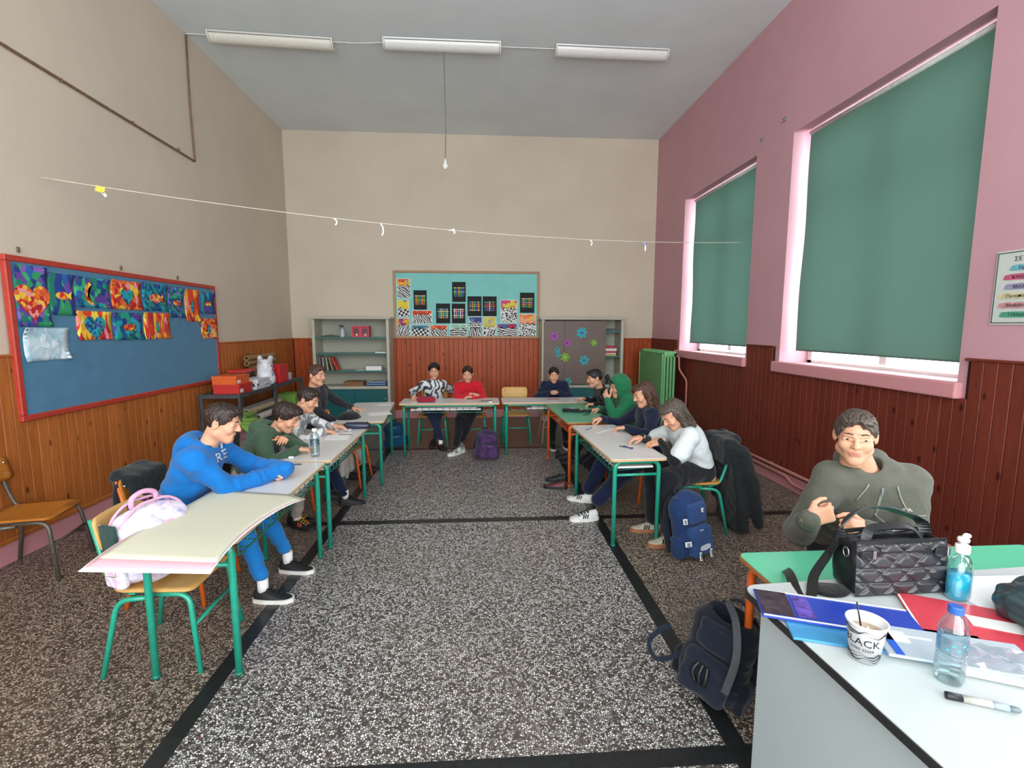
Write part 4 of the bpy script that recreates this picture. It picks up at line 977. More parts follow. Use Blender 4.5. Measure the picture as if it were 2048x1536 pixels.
# water bottle
mPET = NT('clear_bottle_plastic'); tr = mPET.n('ShaderNodeBsdfTransparent'); tr.inputs[0].default_value = (.86, .93, .94, 1); gl = mPET.n('ShaderNodeBsdfGlossy'); gl.inputs['Roughness'].default_value = .06
fr = mPET.n('ShaderNodeLayerWeight'); fr.inputs[0].default_value = .35; mx = mPET.n('ShaderNodeMixShader')
mPET.l(mPET.ramp(fr.outputs['Facing'], [(0, (.10,)*3), (1, (.6,)*3)]), mx.inputs[0]); mPET.l(tr.outputs[0], mx.inputs[1]); mPET.l(gl.outputs[0], mx.inputs[2]); mPET.l(mx.outputs[0], mPET.t.nodes['Material Output'].inputs[0]); mPET = mPET.m
def clear_mat(name, col, rough, gl_=.15):
    t = NT(name); tr = t.n('ShaderNodeBsdfTransparent'); tr.inputs[0].default_value = (*col, 1); gl = t.n('ShaderNodeBsdfGlossy'); gl.inputs['Roughness'].default_value = rough; mx = t.n('ShaderNodeMixShader'); mx.inputs[0].default_value = gl_
    t.l(tr.outputs[0], mx.inputs[1]); t.l(gl.outputs[0], mx.inputs[2]); t.l(mx.outputs[0], t.t.nodes['Material Output'].inputs[0]); return t.m
mWater = clear_mat('still_water', (.9, .96, .97), .02, .08)
def bottle(lab, loc, s, label_col, capm, water=.62):
    t = thing('water_bottle', lab, 'bottle', loc); pr = [(0, .004*s), (.02*s, .0), (.028*s, .002*s), (.031*s, .012*s), (.0315*s, .03*s)]
    z = .035
    while z < .075: pr += [(.0315*s, z*s), (.0295*s, (z+.005)*s), (.0315*s, (z+.010)*s)]; z += .013
    pr += [(.031*s, .082*s), (.0305*s, .085*s), (.0305*s, .125*s), (.032*s, .13*s), (.031*s, .142*s), (.026*s, .158*s), (.017*s, .176*s), (.0135*s, .183*s), (.0135*s, .198*s)]
    b = nb(); lathe(b, pr, (0, 0, 0), 28); obj('bottle_wall', b, mPET, t)
    b = nb(); wl_ = [(r*.96, z+.001) for r, z in pr if z < water*.2*s]; lathe(b, wl_+[(0, wl_[-1][1])], (0, 0, 0), 24); obj('water', b, mWater, t)
    b = nb(); lathe(b, [(.0309*s, .086*s), (.0309*s, .124*s)], (0, 0, 0), 28); obj('bottle_label', b, clear_mat('printed_film_'+label_col, lin(label_col), .3, .3), t)
    b = nb()
    for k in range(7):
        a = -2.6+k*.34; zz = (.092+.022*((k*3) % 5)/5)*s
        q = [b.verts.new((.0313*s*math.cos(a+da), .0313*s*math.sin(a+da), zz+dz*s)) for da, dz in ((-.12, 0), (.12, .002), (.12, .007), (-.12, .005))]; b.faces.new(q)
    obj('label_print', b, M_('label_blue_print', '4aa0c8', .5), t)
    b = nb(); n = 40; R0 = .0155*s; rg = []
    for z, f in ((.184, 1), (.186, 1), (.2, 1), (.203, .9)):
        rg.append([b.verts.new(((R0*f+(.0006*s if k % 2 else 0))*math.cos(2*math.pi*k/n), (R0*f+(.0006*s if k % 2 else 0))*math.sin(2*math.pi*k/n), z*s)) for k in range(n)])
    for a, c in zip(rg, rg[1:]):
        for k in range(n): b.faces.new((a[k], a[(k+1) % n], c[(k+1) % n], c[k]))
    b.faces.new(rg[-1]); obj('cap', b, capm, t)
    return t
bottle('small clear water bottle with a blue cap on the near table', (1.195, 1.07, ZT), 1.0, 'a8d8ec', M_('blue_cap', '2a5cb0', .35))
bottle('clear water bottle on the left row desk', (-1.235, 3.60, TZ+.0005), 1.05, 'c0dde0', mWhite, .9)
# hand gel pump bottle
t = thing('pump_bottle', 'hand gel pump bottle with bright blue liquid', 'bottle', (1.595, 1.43, ZT), .5)
pr = [(0, .003), (.036, 0), (.041, .006), (.042, .02), (.042, .10), (.038, .125), (.026, .143), (.015, .15), (.015, .158)]
b = nb(); lathe(b, pr, (0, 0, 0), 28, sx=1.12, sy=.78); obj('bottle_wall', b, mPET, t)
b = nb(); lathe(b, [(0, .005), (.034, .004), (.0395, .012), (.0402, .085), (0, .085)], (0, 0, 0), 28, sx=1.12, sy=.78)
tt = NT('blue_gel'); tt.col((.03, .62, .86)); tt.set(Roughness=.15, Transmission_Weight=.35); obj('blue_gel', b, tt.m, t)
b = nb(); lathe(b, [(0, .158), (.02, .158), (.021, .162), (.02, .184), (.017, .186), (.009, .187), (.008, .198), (.0, .198)], (0, 0, 0), 20); obj('pump_collar', b, mWhite, t)
b = nb(); tube(b, smoothpath([(0, 0, .195), (0, 0, .207), (.02, -.0, .213), (.05, 0, .203)], .01), [.013, .013, .013, .012, .011, .010, .009, .008, .008, .007, .007, .006, .006, .005][:14] if False else .008, 10); lathe(b, [(0, .196), (.016, .196), (.017, .204), (.014, .21), (0, .211)], (0, 0, 0), 16); obj('pump_head', b, mWhite, t)
b = nb(); tube(b, [(0, 0, .01), (.004, 0, .158)], .003, 6); obj('dip_tube', b, clear_mat('tube_plastic', (.9, .95, .97), .1, .3), t)
# marker
t = thing('marker', 'grey and black board marker lying on the near table', 'marker', (1.19, .985, ZT+.009)); t.rotation_euler = (0, 0, -.42)
Mx = Matrix.Rotation(H2, 4, 'Y')
for nm, pr, mt in (('cap', [(0, -.068), (.0085, -.067), (.009, -.064), (.0088, -.035), (0, -.035)], mBlack), ('barrel', [(0, -.035), (.0086, -.035), (.0086, .022), (0, .022)], M_('marker_pale_body', 'a8a8a2', .4, var=.2, vscale=120)), ('grip_sleeve', [(0, .022), (.0075, .022), (.0085, .026), (.0085, .052), (0, .052)], M_('marker_grey', '8a979c', .4)), ('end_plug', [(0, .052), (.0068, .052), (.0066, .072), (.003, .075), (0, .075)], M_('marker_end', '66747a', .35))):
    b = nb(); lathe(b, pr, (0, 0, 0), 16); b.transform(Mx); obj(nm, b, mt, t)
# folders, booklets
flat('paper', 'large white sheet lying along the far edge of the near table', 'paper', 1.92, 1.42, ZT, .62, .26, .0012, -.02, mWhiteP, bev=0)
def folder(lab, x, y, z, rz, w, d, col, stripes):
    t = thing('folder', lab, 'folder', (x, y, z), rz)
    b = nb(); bx(b, (0, 0, .004), (w, d, .008), .002); obj('cover', b, M_('folder_'+col, col, .3, var=.08, vscale=8, coat=.5), t)
    for (c, s, m2, nm) in stripes: b = nb(); bx(b, (*c, .0092), (*s, .0016)); obj(nm, b, m2, t)
    return t
folder('light blue plastic folder under the booklets on the near table', 1.17, 1.235, ZT, -.33, .52, .15, '3f8fc0', [((.07, .05), (.1, .03), M_('folder_tab', 'bcd0dc', .4), 'label_tab')])
folder('dark blue booklet with a picture cover beside the coffee cup', 1.10, 1.345, ZT+.009, -.36, .44, .16, '2440a8', [((-.17, .005), (.09, .14), M_('dark_photo', '3a3038', .4, var=.6, vscale=50), 'cover_photo'), ((-.09, .0), (.05, .12), M_('violet_photo', '5c4aa0', .4, var=.6, vscale=50), 'cover_photo'), ((.0, .076), (.43, .006), mWhite, 'white_spine'), ((0, -.076), (.43, .006), mWhite, 'white_spine')])
folder('pale grey booklet lying between the cup and the water bottle', 1.30, 1.16, ZT+.0095, -.35, .36, .15, 'b4bfc8', [((-.13, .02), (.06, .05), mWhite, 'sticker'), ((-.15, -.0), (.02, .14), M_('royal_blue_print', '2358c0', .4), 'spine_band')])
folder('red folder with a white label by the water bottle', 1.50, 1.28, ZT+.0, -.48, .34, .24, 'cf3f4c', [((.06, .01), (.15, .06), mWhite, 'label_sticker'), ((-.166, 0), (.006, .235), mWhite, 'white_spine')])
flat('tablet_case', 'flat red case at the right edge of the near table', 'case', 1.66, 1.06, ZT, .2, .3, .012, -.5, M_('glossy_red_case', 'c42420', .3, coat=.5), bev=.004)
# clear plastic sleeve with white content
t = thing('plastic_sleeve', 'crumpled clear plastic sleeve with white sheets inside', 'sleeve', (1.43, 1.06, ZT+.002), -.50)
V, F = [], []; n = 16; rnd = random.Random(3)
for j in range(9):
    for i in range(n+1): V.append(((i/n-.5)*.36, (j/8-.5)*.15, .022+rnd.uniform(-.003, .005)+.006*math.sin(i*.9+j)*(abs(j-4) < 4)))
for j in range(8):
    for i in range(n): k = j*(n+1)+i; F.append((k, k+1, k+n+2, k+n+1))
raw('plastic_film', V, F, clear_mat('crinkled_film', (.93, .94, .96), .12, .22), t, False)
b = nb(); bx(b, (-.02, -.015, .006), (.3, .1, .004), 0, rot=Matrix.Rotation(.06, 3, 'Z')); obj('white_sheet', b, mWhiteP, t)
b = nb(); bx(b, (-.08, .03, .0095), (.09, .07, .002)); obj('blue_card', b, M_('blue_card', '3a55b0', .5), t)
b = nb(); bx(b, (.04, .0, .0105), (.17, .05, .002), rot=Matrix.Rotation(.35, 3, 'Z')); obj('white_slip', b, mWhiteP, t)
# ------------------------------------------------------------------ small things on the pupils' desks
ZD = TZ+.0005
def pen(lab, x, y, z, rz, col, L=.14, r=.004, tilt=0, cat='pen', name='pen', grp=None):
    t = thing(name, lab, cat, (x, y, z+r*1.25), 0, grp); t.rotation_euler = (0, -tilt, rz)
    b = nb(); tube(b, [(-L/2, 0, 0), (L/2-.012, 0, 0)], r, 8); obj('barrel', b, M_('pen_'+col, col, .4), t)
    b = nb(); tube(b, [(L/2-.012, 0, 0), (L/2, 0, 0)], [r, .0008], 8); obj('tip', b, M_('pen_tip', 'c9a77a', .5), t)
    b = nb(); tube(b, [(-L/2-.012, 0, 0), (-L/2, 0, 0)], r*1.1, 8); obj('end', b, M_('pen_end', '33353a', .5), t); return t
pen('dark blue pen lying in front of the boy in blue', -1.31, 3.38, ZD, .05, '33456a', .13)
flat('eraser', 'small white eraser next to the clear bottle on the left row', 'eraser', -1.40, 3.57, ZD, .035, .02, .012, .2, mWhite)
flat('paper', 'small folded paper on the desk of the boy in olive', 'paper', -1.28, 3.70, ZD, .09, .05, .003, .6, mWhiteP)
flat('paper', 'sheet of paper under the drawing hand on the left row', 'paper', -1.26, 4.28, ZD, .2, .28, .001, .1, mWhiteP, bev=0)
flat('notebook', 'white notebook beside the dark pencil case on the left row', 'notebook', -1.30, 4.56, ZD, .16, .12, .008, .1, M_('notebook_cover', 'd0cfd4', .5))
def pencil_case(lab, x, y, rz, L, W2, Hh, m1, m2, zp=True):
    t = thing('pencil_case', lab, 'pencil case', (x, y, ZD), rz, 'pencil cases'); b = nb(); bx(b, (0, 0, Hh/2), (L, W2, Hh), min(Hh, W2)*.42, 4)
    for v in b.verts: v.co.z += .004*math.sin(v.co.x*40)*(v.co.z > Hh*.5); v.co.y += .003*math.sin(v.co.x*55+1)
    obj('case_body', b, m1, t, True)
    b = nb(); tube(b, [(-L*.42, 0, Hh+.001), (0, .002, Hh+.003), (L*.42, 0, Hh+.001)], .003, 6); bx(b, (L*.38, .012, Hh+.002), (.008, .022, .004), .001); obj('zip', b, m2, t)
    return t
pencil_case('dark blue black pencil case on the far corner of the left row desk', -1.175, 4.60, .06, .24, .08, .058, M_('midnight_fabric', '1e2540', .4, coat=.3), mBlack)
pencil_case('crimson pencil case in front of the boy in the silver jacket', -.705, 6.22, 0, .24, .08, .07, cloth('crimson_fabric', '9a2438'), M_('crimson_zip', '6a1626', .5))
pencil_case('black pencil case with cables on the green desk', 1.03, 5.40, -.3, .2, .1, .04, cloth('black_fabric_case', '20242a'), mSteel)
b = nb()
for k in range(3): tube(b, spline([(.08*math.cos(a)*(1-.15*k)+.02*k, .045*math.sin(a)*(1-.1*k), .004+.009*k) for a in np.linspace(0, 2*math.pi, 9)], 4), .004, 6)
tag(obj('cord_coil', b, mBlack, loc=(1.17, 5.36, ZD)), 'coiled black cord beside the black pencil case', 'cord')
pen('dark pen near the hand of the pupil in green', 1.17, 5.2, ZD, .6, '24362c', .1)
pen('pale pen held against the near corner of the green and white desks', 1.03, 4.46, ZD, .9, '8a8f98', .1)
flat('ruler', 'white ruler lying across the near right row desk', 'ruler', 1.155, 4.36, ZD, .26, .022, .003, .75, mWhiteP)
t = thing('compass', 'small dark blue drawing compass on the near right row desk', 'compass', (1.16, 3.72, ZD+.006), -.8)
b = nb(); tube(b, [(-.06, 0, 0), (.05, .0, 0)], .004, 6); obj('arm', b, M_('compass_blue', '3c4270', .35), t); b = nb(); tube(b, [(-.04, .03, 0), (.05, .002, 0)], .0045, 6); obj('arm', b, mSteel, t)
b = nb(); lathe(b, [(0, -.004), (.012, -.004), (.012, .006), (0, .006)], (.05, 0, 0), 12); obj('hinge', b, M_('compass_blue', '3c4270', .35), t)
flat('paper', 'white sheet hanging over the side of the farthest left desk', 'paper', -1.13, 5.40, ZD, .24, .2, .001, .35, mWhiteP, bev=0)
flat('paper', 'smaller white sheet at the back of the farthest left desk', 'paper', -1.2, 6.02, ZD, .16, .12, .001, .05, mWhiteP, bev=0)
pen('pale pink pencil on the farthest left desk', -1.40, 5.63, ZD, .35, 'e0a8a0', .15, .005, name='pencil', cat='pencil')
pen('short black pen on the farthest left desk', -1.30, 5.2, ZD, 1.5, '3a3a40', .08)
pen('dark pencil on the desk before the boy in red', .08, 6.25, ZD, .02, '3c4a5c', .15, name='pencil', cat='pencil')
flat('eraser', 'white eraser at the right end of the back desk', 'eraser', .12, 6.16, ZD, .045, .025, .012, .1, mWhite)
pen('red pencil lying before the pupil in navy', .98, 6.36, ZD, .0, 'a83a34', .15, name='pencil', cat='pencil')
flat('paper', 'small white sheet before the boy in the silver jacket', 'paper', -.86, 6.2, ZD, .08, .1, .001, .1, mWhiteP, bev=0)
# papers kept in the racks under the desks
for (x, y, w, d, rz, lab) in ((-1.32, 4.05, .34, .95, 0, 'white paper pile in the rack of the bottle desk'), (-1.34, 3.05, .32, .66, 0, 'white paper pile in the rack of the nearest left desk'), (-.45, 6.30, .9, .3, 0, 'papers in the rack of the back left desk'),
                         (.9, 6.33, .6, .3, 0, 'papers in the rack of the back right desk'), (1.14, 3.80, .3, .62, .05, 'paper pile in the rack of the near right desk'), (1.10, 5.4, .3, .8, .06, 'crumpled papers in the rack of the green desk')):
    b = nb(); bx(b, (0, 0, .008), (w, d, .016), .002); bx(b, (.01, .02, .022), (w*.85, d*.8, .011), .002, rot=Matrix.Rotation(.04, 3, 'Z'))
    tag(obj('paper_pile', b, mWhiteP, loc=(x, y, TZ-.098), rot=(0, 0, rz)), lab, 'papers', 'papers in the desk racks')
# cream cardboards over the nearest left desk
mCream = M_('cream_cardboard', 'cfcdb8', .65, var=.015, vscale=2); mPinkC = M_('pink_cardboard', 'dba9b4', .7, var=.02); mWhC = M_('white_cardboard', 'e6e6e6', .7, var=.01)
def cardsheet(name, lab, mat, P00, P10, P11, P01, z0, droop, grp, sc=1.):
    """quad sheet, u across (left to right), v from near to far; near end droops, right edge concave"""
    V, F = [], []; n = 20
    for s in (0, 1):
        for j in range(n+1):
            for i in range(n+1):
                u, v = i/n, j/n
                p = (Vector(P00)*(1-u)+Vector(P10)*u)*(1-v)+(Vector(P01)*(1-u)+Vector(P11)*u)*v
                p.x -= .055*math.sin(math.pi*v)*u; p.x -= .0*v
                p.x += .05*math.sin(math.pi*min(1, v*1.0))**1*(1-u)*0
                yy = p.y+.16*(p.x+1.35); ux = min(1, max(0, (p.x+1.64)/.56))
                z = z0-.034*max(0, (2.22-yy)/.28)**2*(.45+.55*(1-ux))-.02*max(0, p.x+1.09)/.08*max(0, p.y-2.5)/.22
                V.append((p.x, p.y, z-(.0022 if s else 0)))
    N = (n+1)**2
    for j in range(n):
        for i in range(n): k = j*(n+1)+i; F += [(k, k+1, k+n+2, k+n+1), (N+k, N+k+n+1, N+k+n+2, N+k+1)]
    bd = list(range(n+1))+[j*(n+1)+n for j in range(1, n+1)]+[n*(n+1)+i for i in range(n-1, -1, -1)]+[j*(n+1) for j in range(n-1, 0, -1)]
    for a, c in zip(bd, bd[1:]+bd[:1]): F.append((c, a, a+N, c+N))
    return tag(raw(name, V, F, mat, None, 'x'), lab, 'cardboard', grp)
g = 'large cardboards on the nearest left desk'
cardsheet('cardboard', 'white cardboard sheet, lowest of the stack on the left desk', mWhC, (-1.645, 1.975), (-1.075, 1.885), (-1.005, 2.735), (-1.555, 2.85), TZ+.006, .03, g)
cardsheet('cardboard', 'pink cardboard sheet showing as a strip below the cream one', mPinkC, (-1.628, 1.995), (-1.083, 1.905), (-1.012, 2.72), (-1.555, 2.84), TZ+.010, .03, g)
cardsheet('cardboard', 'large cream cardboard, topmost of the stack on the left desk', mCream, (-1.608, 2.04), (-1.086, 1.95), (-1.012, 2.715), (-1.555, 2.838), TZ+.014, .028, g)
# ------------------------------------------------------------------ soft bodies: signed distance fields turned into meshes
import openvdb as vdb
class Field:
    def __init__(s, lo, hi, vx):
        s.lo = np.array(lo, np.float32); s.vx = vx; s.n = np.ceil((np.array(hi)-np.array(lo))/vx).astype(int)+1
        s.d = np.full(s.n, .12, np.float32)
    def sub(s, c0, c1, m):
        a = np.clip(((np.minimum(c0, c1)-m-s.lo)/s.vx).astype(int), 0, s.n); b = np.clip(np.ceil((np.maximum(c0, c1)+m-s.lo)/s.vx).astype(int)+1, 0, s.n)
        sl = tuple(slice(int(a[i]), int(b[i])) for i in range(3))
        g = [s.lo[i]+np.arange(sl[i].start, sl[i].stop, dtype=np.float32)*s.vx for i in range(3)]
        return sl, g[0][:, None, None], g[1][None, :, None], g[2][None, None, :]
    def put(s, sl, f, k, op):
        if 0 in f.shape: return
        d = s.d[sl]
        if op == '+':
            h = np.maximum(k-np.abs(d-f), 0)/k; s.d[sl] = np.minimum(d, f)-h*h*k*.25
        else:
            f = -f; h = np.maximum(k-np.abs(d-f), 0)/k; s.d[sl] = np.maximum(d, f)+h*h*k*.25
    def cap(s, a, b, ra, rb, k=.02, op='+', R=None, sc=(1, 1, 1), wr=None):
        """round cone a-b; R (3x3 columns) with sc flattens it; wr=(amp, freq, t0, t1) gathers folds around it"""
        a, b = np.array(a, float), np.array(b, float); mx_ = max(ra, rb)*max(1, 1/min(sc) if False else 1)+k+.03
        sl, X, Y, Z = s.sub(a, b, mx_*1.0+.02)
        if R is None:
            px, py, pz = X-a[0], Y-a[1], Z-a[2]; ba = b-a
        else:
            Rt = np.array(R).T; q = (X-a[0], Y-a[1], Z-a[2])
            px, py, pz = [(Rt[i][0]*q[0]+Rt[i][1]*q[1]+Rt[i][2]*q[2])/sc[i] for i in range(3)]; ba = (Rt@(b-a))/np.array(sc)
        L2 = max(float(ba@ba), 1e-9); t = np.clip((px*ba[0]+py*ba[1]+pz*ba[2])/L2, 0, 1)
        dd = np.sqrt((px-t*ba[0])**2+(py-t*ba[1])**2+(pz-t*ba[2])**2)
        f = (dd-(ra+(rb-ra)*t))*min(sc)
        if wr:
            am, fq, t0, t1 = wr; L = math.sqrt(L2); env = np.clip(1-np.abs((t-(t0+t1)/2)/((t1-t0)/2)), 0, 1)**.6
            f = f-am*.75*env*np.sin(t*L*fq*.8+3*np.sin(t*L*fq*.31+9*pz)+22*(px+py*.7)+12*pz)
        s.put(sl, f.astype(np.float32), k, op)
    def ell(s, c, r, R=None, k=.02, op='+'):
        c = np.array(c, float); r = np.array(r, float); sl, X, Y, Z = s.sub(c, c, max(r)+k+.03); q = (X-c[0], Y-c[1], Z-c[2])
        if R is not None: Rt = np.array(R).T; q = [Rt[i][0]*q[0]+Rt[i][1]*q[1]+Rt[i][2]*q[2] for i in range(3)]
        k0 = np.sqrt((q[0]/r[0])**2+(q[1]/r[1])**2+(q[2]/r[2])**2); k1 = np.sqrt((q[0]/r[0]**2)**2+(q[1]/r[1]**2)**2+(q[2]/r[2]**2)**2)+1e-6
        s.put(sl, (k0*(k0-1)/k1).astype(np.float32), k, op)
    def box(s, c, h, rd=.01, R=None, k=.01, op='+'):
        c = np.array(c, float); sl, X, Y, Z = s.sub(c, c, float(np.linalg.norm(h))+k+.03); q = (X-c[0], Y-c[1], Z-c[2])
        if R is not None: Rt = np.array(R).T; q = [Rt[i][0]*q[0]+Rt[i][1]*q[1]+Rt[i][2]*q[2] for i in range(3)]
        u = [np.abs(q[i])-(h[i]-rd) for i in range(3)]
        f = np.sqrt(np.maximum(u[0], 0)**2+np.maximum(u[1], 0)**2+np.maximum(u[2], 0)**2)+np.minimum(np.maximum(np.maximum(u[0], u[1]), u[2]), 0)-rd
        s.put(sl, f.astype(np.float32), k, op)
    def plane(s, p, n, k=.005):
        """keep the side where (x-p).n < 0"""
        n = np.array(n, float); n /= np.linalg.norm(n); sl = (slice(None),)*3
        X, Y, Z = [(s.lo[i]+np.arange(s.n[i], dtype=np.float32)*s.vx) for i in range(3)]
        f = (X[:, None, None]-p[0])*n[0]+(Y[None, :, None]-p[1])*n[1]+(Z[None, None, :]-p[2])*n[2]
        s.put(sl, (-f).astype(np.float32), k, '-')
    def fold(s, amp, fq=1., seed=0.):
        X, Y, Z = [(s.lo[i]+np.arange(s.n[i], dtype=np.float32)*s.vx) for i in range(3)]
        X = X[:, None, None]; Y = Y[None, :, None]; Z = Z[None, None, :]
        w = np.sin(X*13*fq+Z*9*fq+seed)+np.sin(Y*15*fq-Z*7*fq+seed*2)
        s.d += (amp*(np.sin(26*fq*X+19*fq*Z+2.2*w+seed)*.5+np.sin(31*fq*Y-22*fq*Z+1.7*w+seed*3)*.5+.5*np.sin(70*fq*Z+3*w))).astype(np.float32)
    def mesh(s):
        d = s.d; d[0] = d[-1] = .12; d[:, 0] = d[:, -1] = .12; d[:, :, 0] = d[:, :, -1] = .12
        g = vdb.FloatGrid(.12); g.copyFromArray(np.ascontiguousarray(d)); p, tr, q = g.convertToPolygons(isovalue=0., adaptivity=0.)
        return p*s.vx+s.lo, [tuple(int(i) for i in f[::-1]) for f in q]+[tuple(int(i) for i in f[::-1]) for f in tr]
def join(parts):
    V, F, MI = [], [], []; o = 0
    for v, f, mi in parts:
        V.append(np.asarray(v)); F += [tuple(i+o for i in x) for x in f]; MI += list(mi) if hasattr(mi, '__len__') else [mi]*len(f); o += len(v)
    return np.concatenate(V), F, MI
def fmesh(name, V, F, mats, parent=None, mi=None):
    me = bpy.data.meshes.new(name); me.from_pydata(np.asarray(V, float).tolist(), [], F)
    if mi is not None: me.polygons.foreach_set('material_index', np.array(mi, np.int32))
    me.validate(); return link(name, me, mats, parent, True)
# ---- head (local: x right, y forward, z up, origin mid head, height ~.22)
def head_field():
    f = Field((-.115, -.13, -.15), (.115, .14, .135), .0042)
    f.ell((0, -.012, .03), (.073, .093, .081), k=.02); f.ell((0, .022, -.035), (.056, .063, .073), k=.03)
    f.ell((0, .066, -.09), (.026, .02, .02), k=.03); f.cap((-.045, .0, -.06), (0, .055, -.092), .028, .024, .02); f.cap((.045, .0, -.06), (0, .055, -.092), .028, .024, .02)
    for s in (-1, 1):
        f.ell((s*.038, .058, -.022), (.026, .026, .026), k=.02); f.ell((s*.03, .098, .012), (.019, .016, .013), k=.014, op='-')
        f.cap((s*.012, .088, .027), (s*.045, .076, .027), .0085, .007, .012)
        f.cap((s*.016, .079, .009), (s*.044, .071, .008), .0105, .009, .006)
    f.cap((0, .087, .018), (0, .106, -.018), .0075, .0115, .012)
    for s in (-1, 1): f.ell((s*.011, .096, -.021), (.009, .011, .008), k=.008)
    f.cap((-.018, .082, -.051), (.018, .082, -.051), .006, .006, .008); f.ell((0, .087, -.05), (.014, .008, .006), k=.006); f.cap((-.014, .082, -.062), (.014, .082, -.062), .0075, .0075, .007)
    f.cap((-.02, .093, -.0565), (.02, .093, -.0565), .0018, .0018, .003, '-')
    for s in (-1, 1):
        f.ell((s*.077, -.01, -.002), (.008, .019, .031), [[.94, -.34*s, 0], [.34*s, .94, 0], [0, 0, 1]], k=.006); f.ell((s*.084, -.005, .002), (.005, .011, .02), k=.005, op='-')
    f.cap((0, -.025, -.07), (0, -.04, -.17), .05, .05, .03)
    V, F = f.mesh(); return V, F
HV, HF = head_field()
_c = np.array([HV[list(q)].mean(0) for q in HF])
HMI = ((np.abs(_c[:, 0]) < .021) & (_c[:, 1] > .082) & (_c[:, 2] < -.0465) & (_c[:, 2] > -.068)).astype(int)
def eye_mesh():
    b = nb(); bmesh.ops.create_uvsphere(b, u_segments=16, v_segments=12, radius=.0125)
    for f in b.faces:
        c = f.calc_center_median().normalized(); f.material_index = 2 if c.y > .955 else (1 if c.y > .82 else 0); f.smooth = True
    return b
HAIR = {}
def hair(kind):
    if kind in HAIR: return HAIR[kind]
    f = Field((-.15, -.17, -.26), (.15, .14, .15), .0052)
    f.ell((0, -.014, .032), (.081, .101, .089), k=.02)
    if kind == 'long':
        f.cap((0, -.06, .03), (0, -.075, -.15), .078, .07, .04, R=np.eye(3), sc=(1.15, .7, 1))
        for s in (-1, 1): f.cap((s*.075, -.01, .03), (s*.078, -.005, -.12), .03, .028, .03)
    if kind == 'full': f.ell((0, .03, .085), (.07, .075, .045), k=.03); f.ell((0, -.05, .03), (.085, .08, .085), k=.03)
    else: f.ell((0, .035, .085), (.062, .06, .03), k=.02)
    g = f
    X, Y, Z = [(g.lo[i]+np.arange(g.n[i], dtype=np.float32)*g.vx) for i in range(3)]; X = X[:, None, None]; Y = Y[None, :, None]; Z = Z[None, None, :]
    fr = 'long' == kind
    if fr: cut = np.maximum(.062-Z, 0)*0+np.minimum(np.minimum((Y-.028), .072-Z), .075-np.abs(X)); face = cut
    else: face = ((Y-.058)*.74-(Z-.054)*.67)+.005*np.sin(70*X+1)+.004*np.sin(150*X+30*Z)-.12*np.abs(X)*(Z > 0)
    f.d = np.maximum(f.d, face.astype(np.float32))
    a = np.arctan2(X, Y+.03); f.d += (.0030*np.sin(46*a+8*np.sin(Z*40)+5*np.sin(a*7))+.0022*np.sin(90*a+Z*60)+0*Z).astype(np.float32)
    HAIR[kind] = f.mesh(); return HAIR[kind]
# ---- hand (local: y along the fingers, z back of the hand, thumb on +x), length .165
HANDS = {}
POSE = {'flat': ((8, 14, 10), (10, 16, 12), (12, 18, 12), (16, 20, 14), 0), 'rest': ((26, 34, 22), (32, 38, 24), (38, 42, 26), (42, 46, 28), 10), 'fist': ((62, 82, 50), (66, 86, 55), (70, 88, 55), (74, 88, 55), 34), 'pinch': ((44, 50, 22), (56, 62, 30), (66, 72, 36), (72, 74, 36), 30)}
def hand(pose):
    if pose in HANDS: return HANDS[pose]
    f = Field((-.07, -.06, -.10), (.085, .19, .05), .0028)
    f.box((0, .045, 0), (.034, .042, .0125), .012, k=.004); f.cap((0, -.016, 0), (0, .015, 0), .0225, .0235, .015, R=np.eye(3), sc=(1.12, 1, .8)); f.ell((.02, .03, -.008), (.016, .03, .012), k=.012)
    P = POSE[pose]
    for i, (x, y, L, r) in enumerate(((.0265, .083, .066, .0085), (.009, .088, .073, .0088), (-.009, .085, .068, .0084), (-.026, .077, .053, .0074))):
        a = 0; p = np.array((x, y-.008, .0)); sp = (x*1.6)
        for k, fr in enumerate((.46, .3, .24)):
            a += math.radians(P[i][k]); q = p+np.array((sp*.6*math.cos(a)*fr, math.cos(a), -math.sin(a)))*L*fr*(1.12 if k == 0 else 1)
            f.cap(p, q, r*(1-.08*k), r*(.92-.08*k), .007 if k == 0 else .0025); p = q
    c = math.radians(P[4]); p = np.array((.027, .012, -.004))
    for k, (L, r) in enumerate(((.038, .0125), (.03, .0105), (.024, .0088))):
        a = math.radians(46-22*k)-c*.6*(k > 0); q = p+np.array((math.sin(a), math.cos(a)*.95, -.18-math.sin(c)*.75*(k > 0)))*L; f.cap(p, q, r, r*.86, .009 if k == 0 else .003); p = q
    HANDS[pose] = f.mesh(); return HANDS[pose]
# ---- skin and face materials
def skin(name, c):
    t = NT(name); c = lin(c); v = t.coord(); n1 = t.noise(v, 18, 3); t.col(t.ramp(n1, [(.3, tuple(x*.93 for x in c)), (.7, c)]))
    t.set(Roughness=.5, Specular_IOR_Level=.35, Subsurface_Weight=.12, Subsurface_Scale=.01); t.b.inputs['Subsurface Radius'].default_value = (1, .35, .2); return t.m
mSkin = skin('fair_skin', 'd8a184'); mSkin2 = skin('light_tan_skin', 'c98f6e'); mLip = M_('lip_skin', 'be7c6a', .45)
mEyeW = M_('eye_white', 'e4e0dc', .25); mIris = M_('brown_iris', '4a2f1e', .3); mPupil = M_('pupil_black', '0a0a0a', .2)
def hairmat(name, c): return M_(name, c, .5, var=.35, vscale=60)
mHB, mHD, mHG, mHC = hairmat('dark_brown_hair', '2c1d15'), hairmat('black_brown_hair', '1a1513'), hairmat('greyish_brown_hair', '4b4038'), hairmat('chestnut_hair', '4a3024')

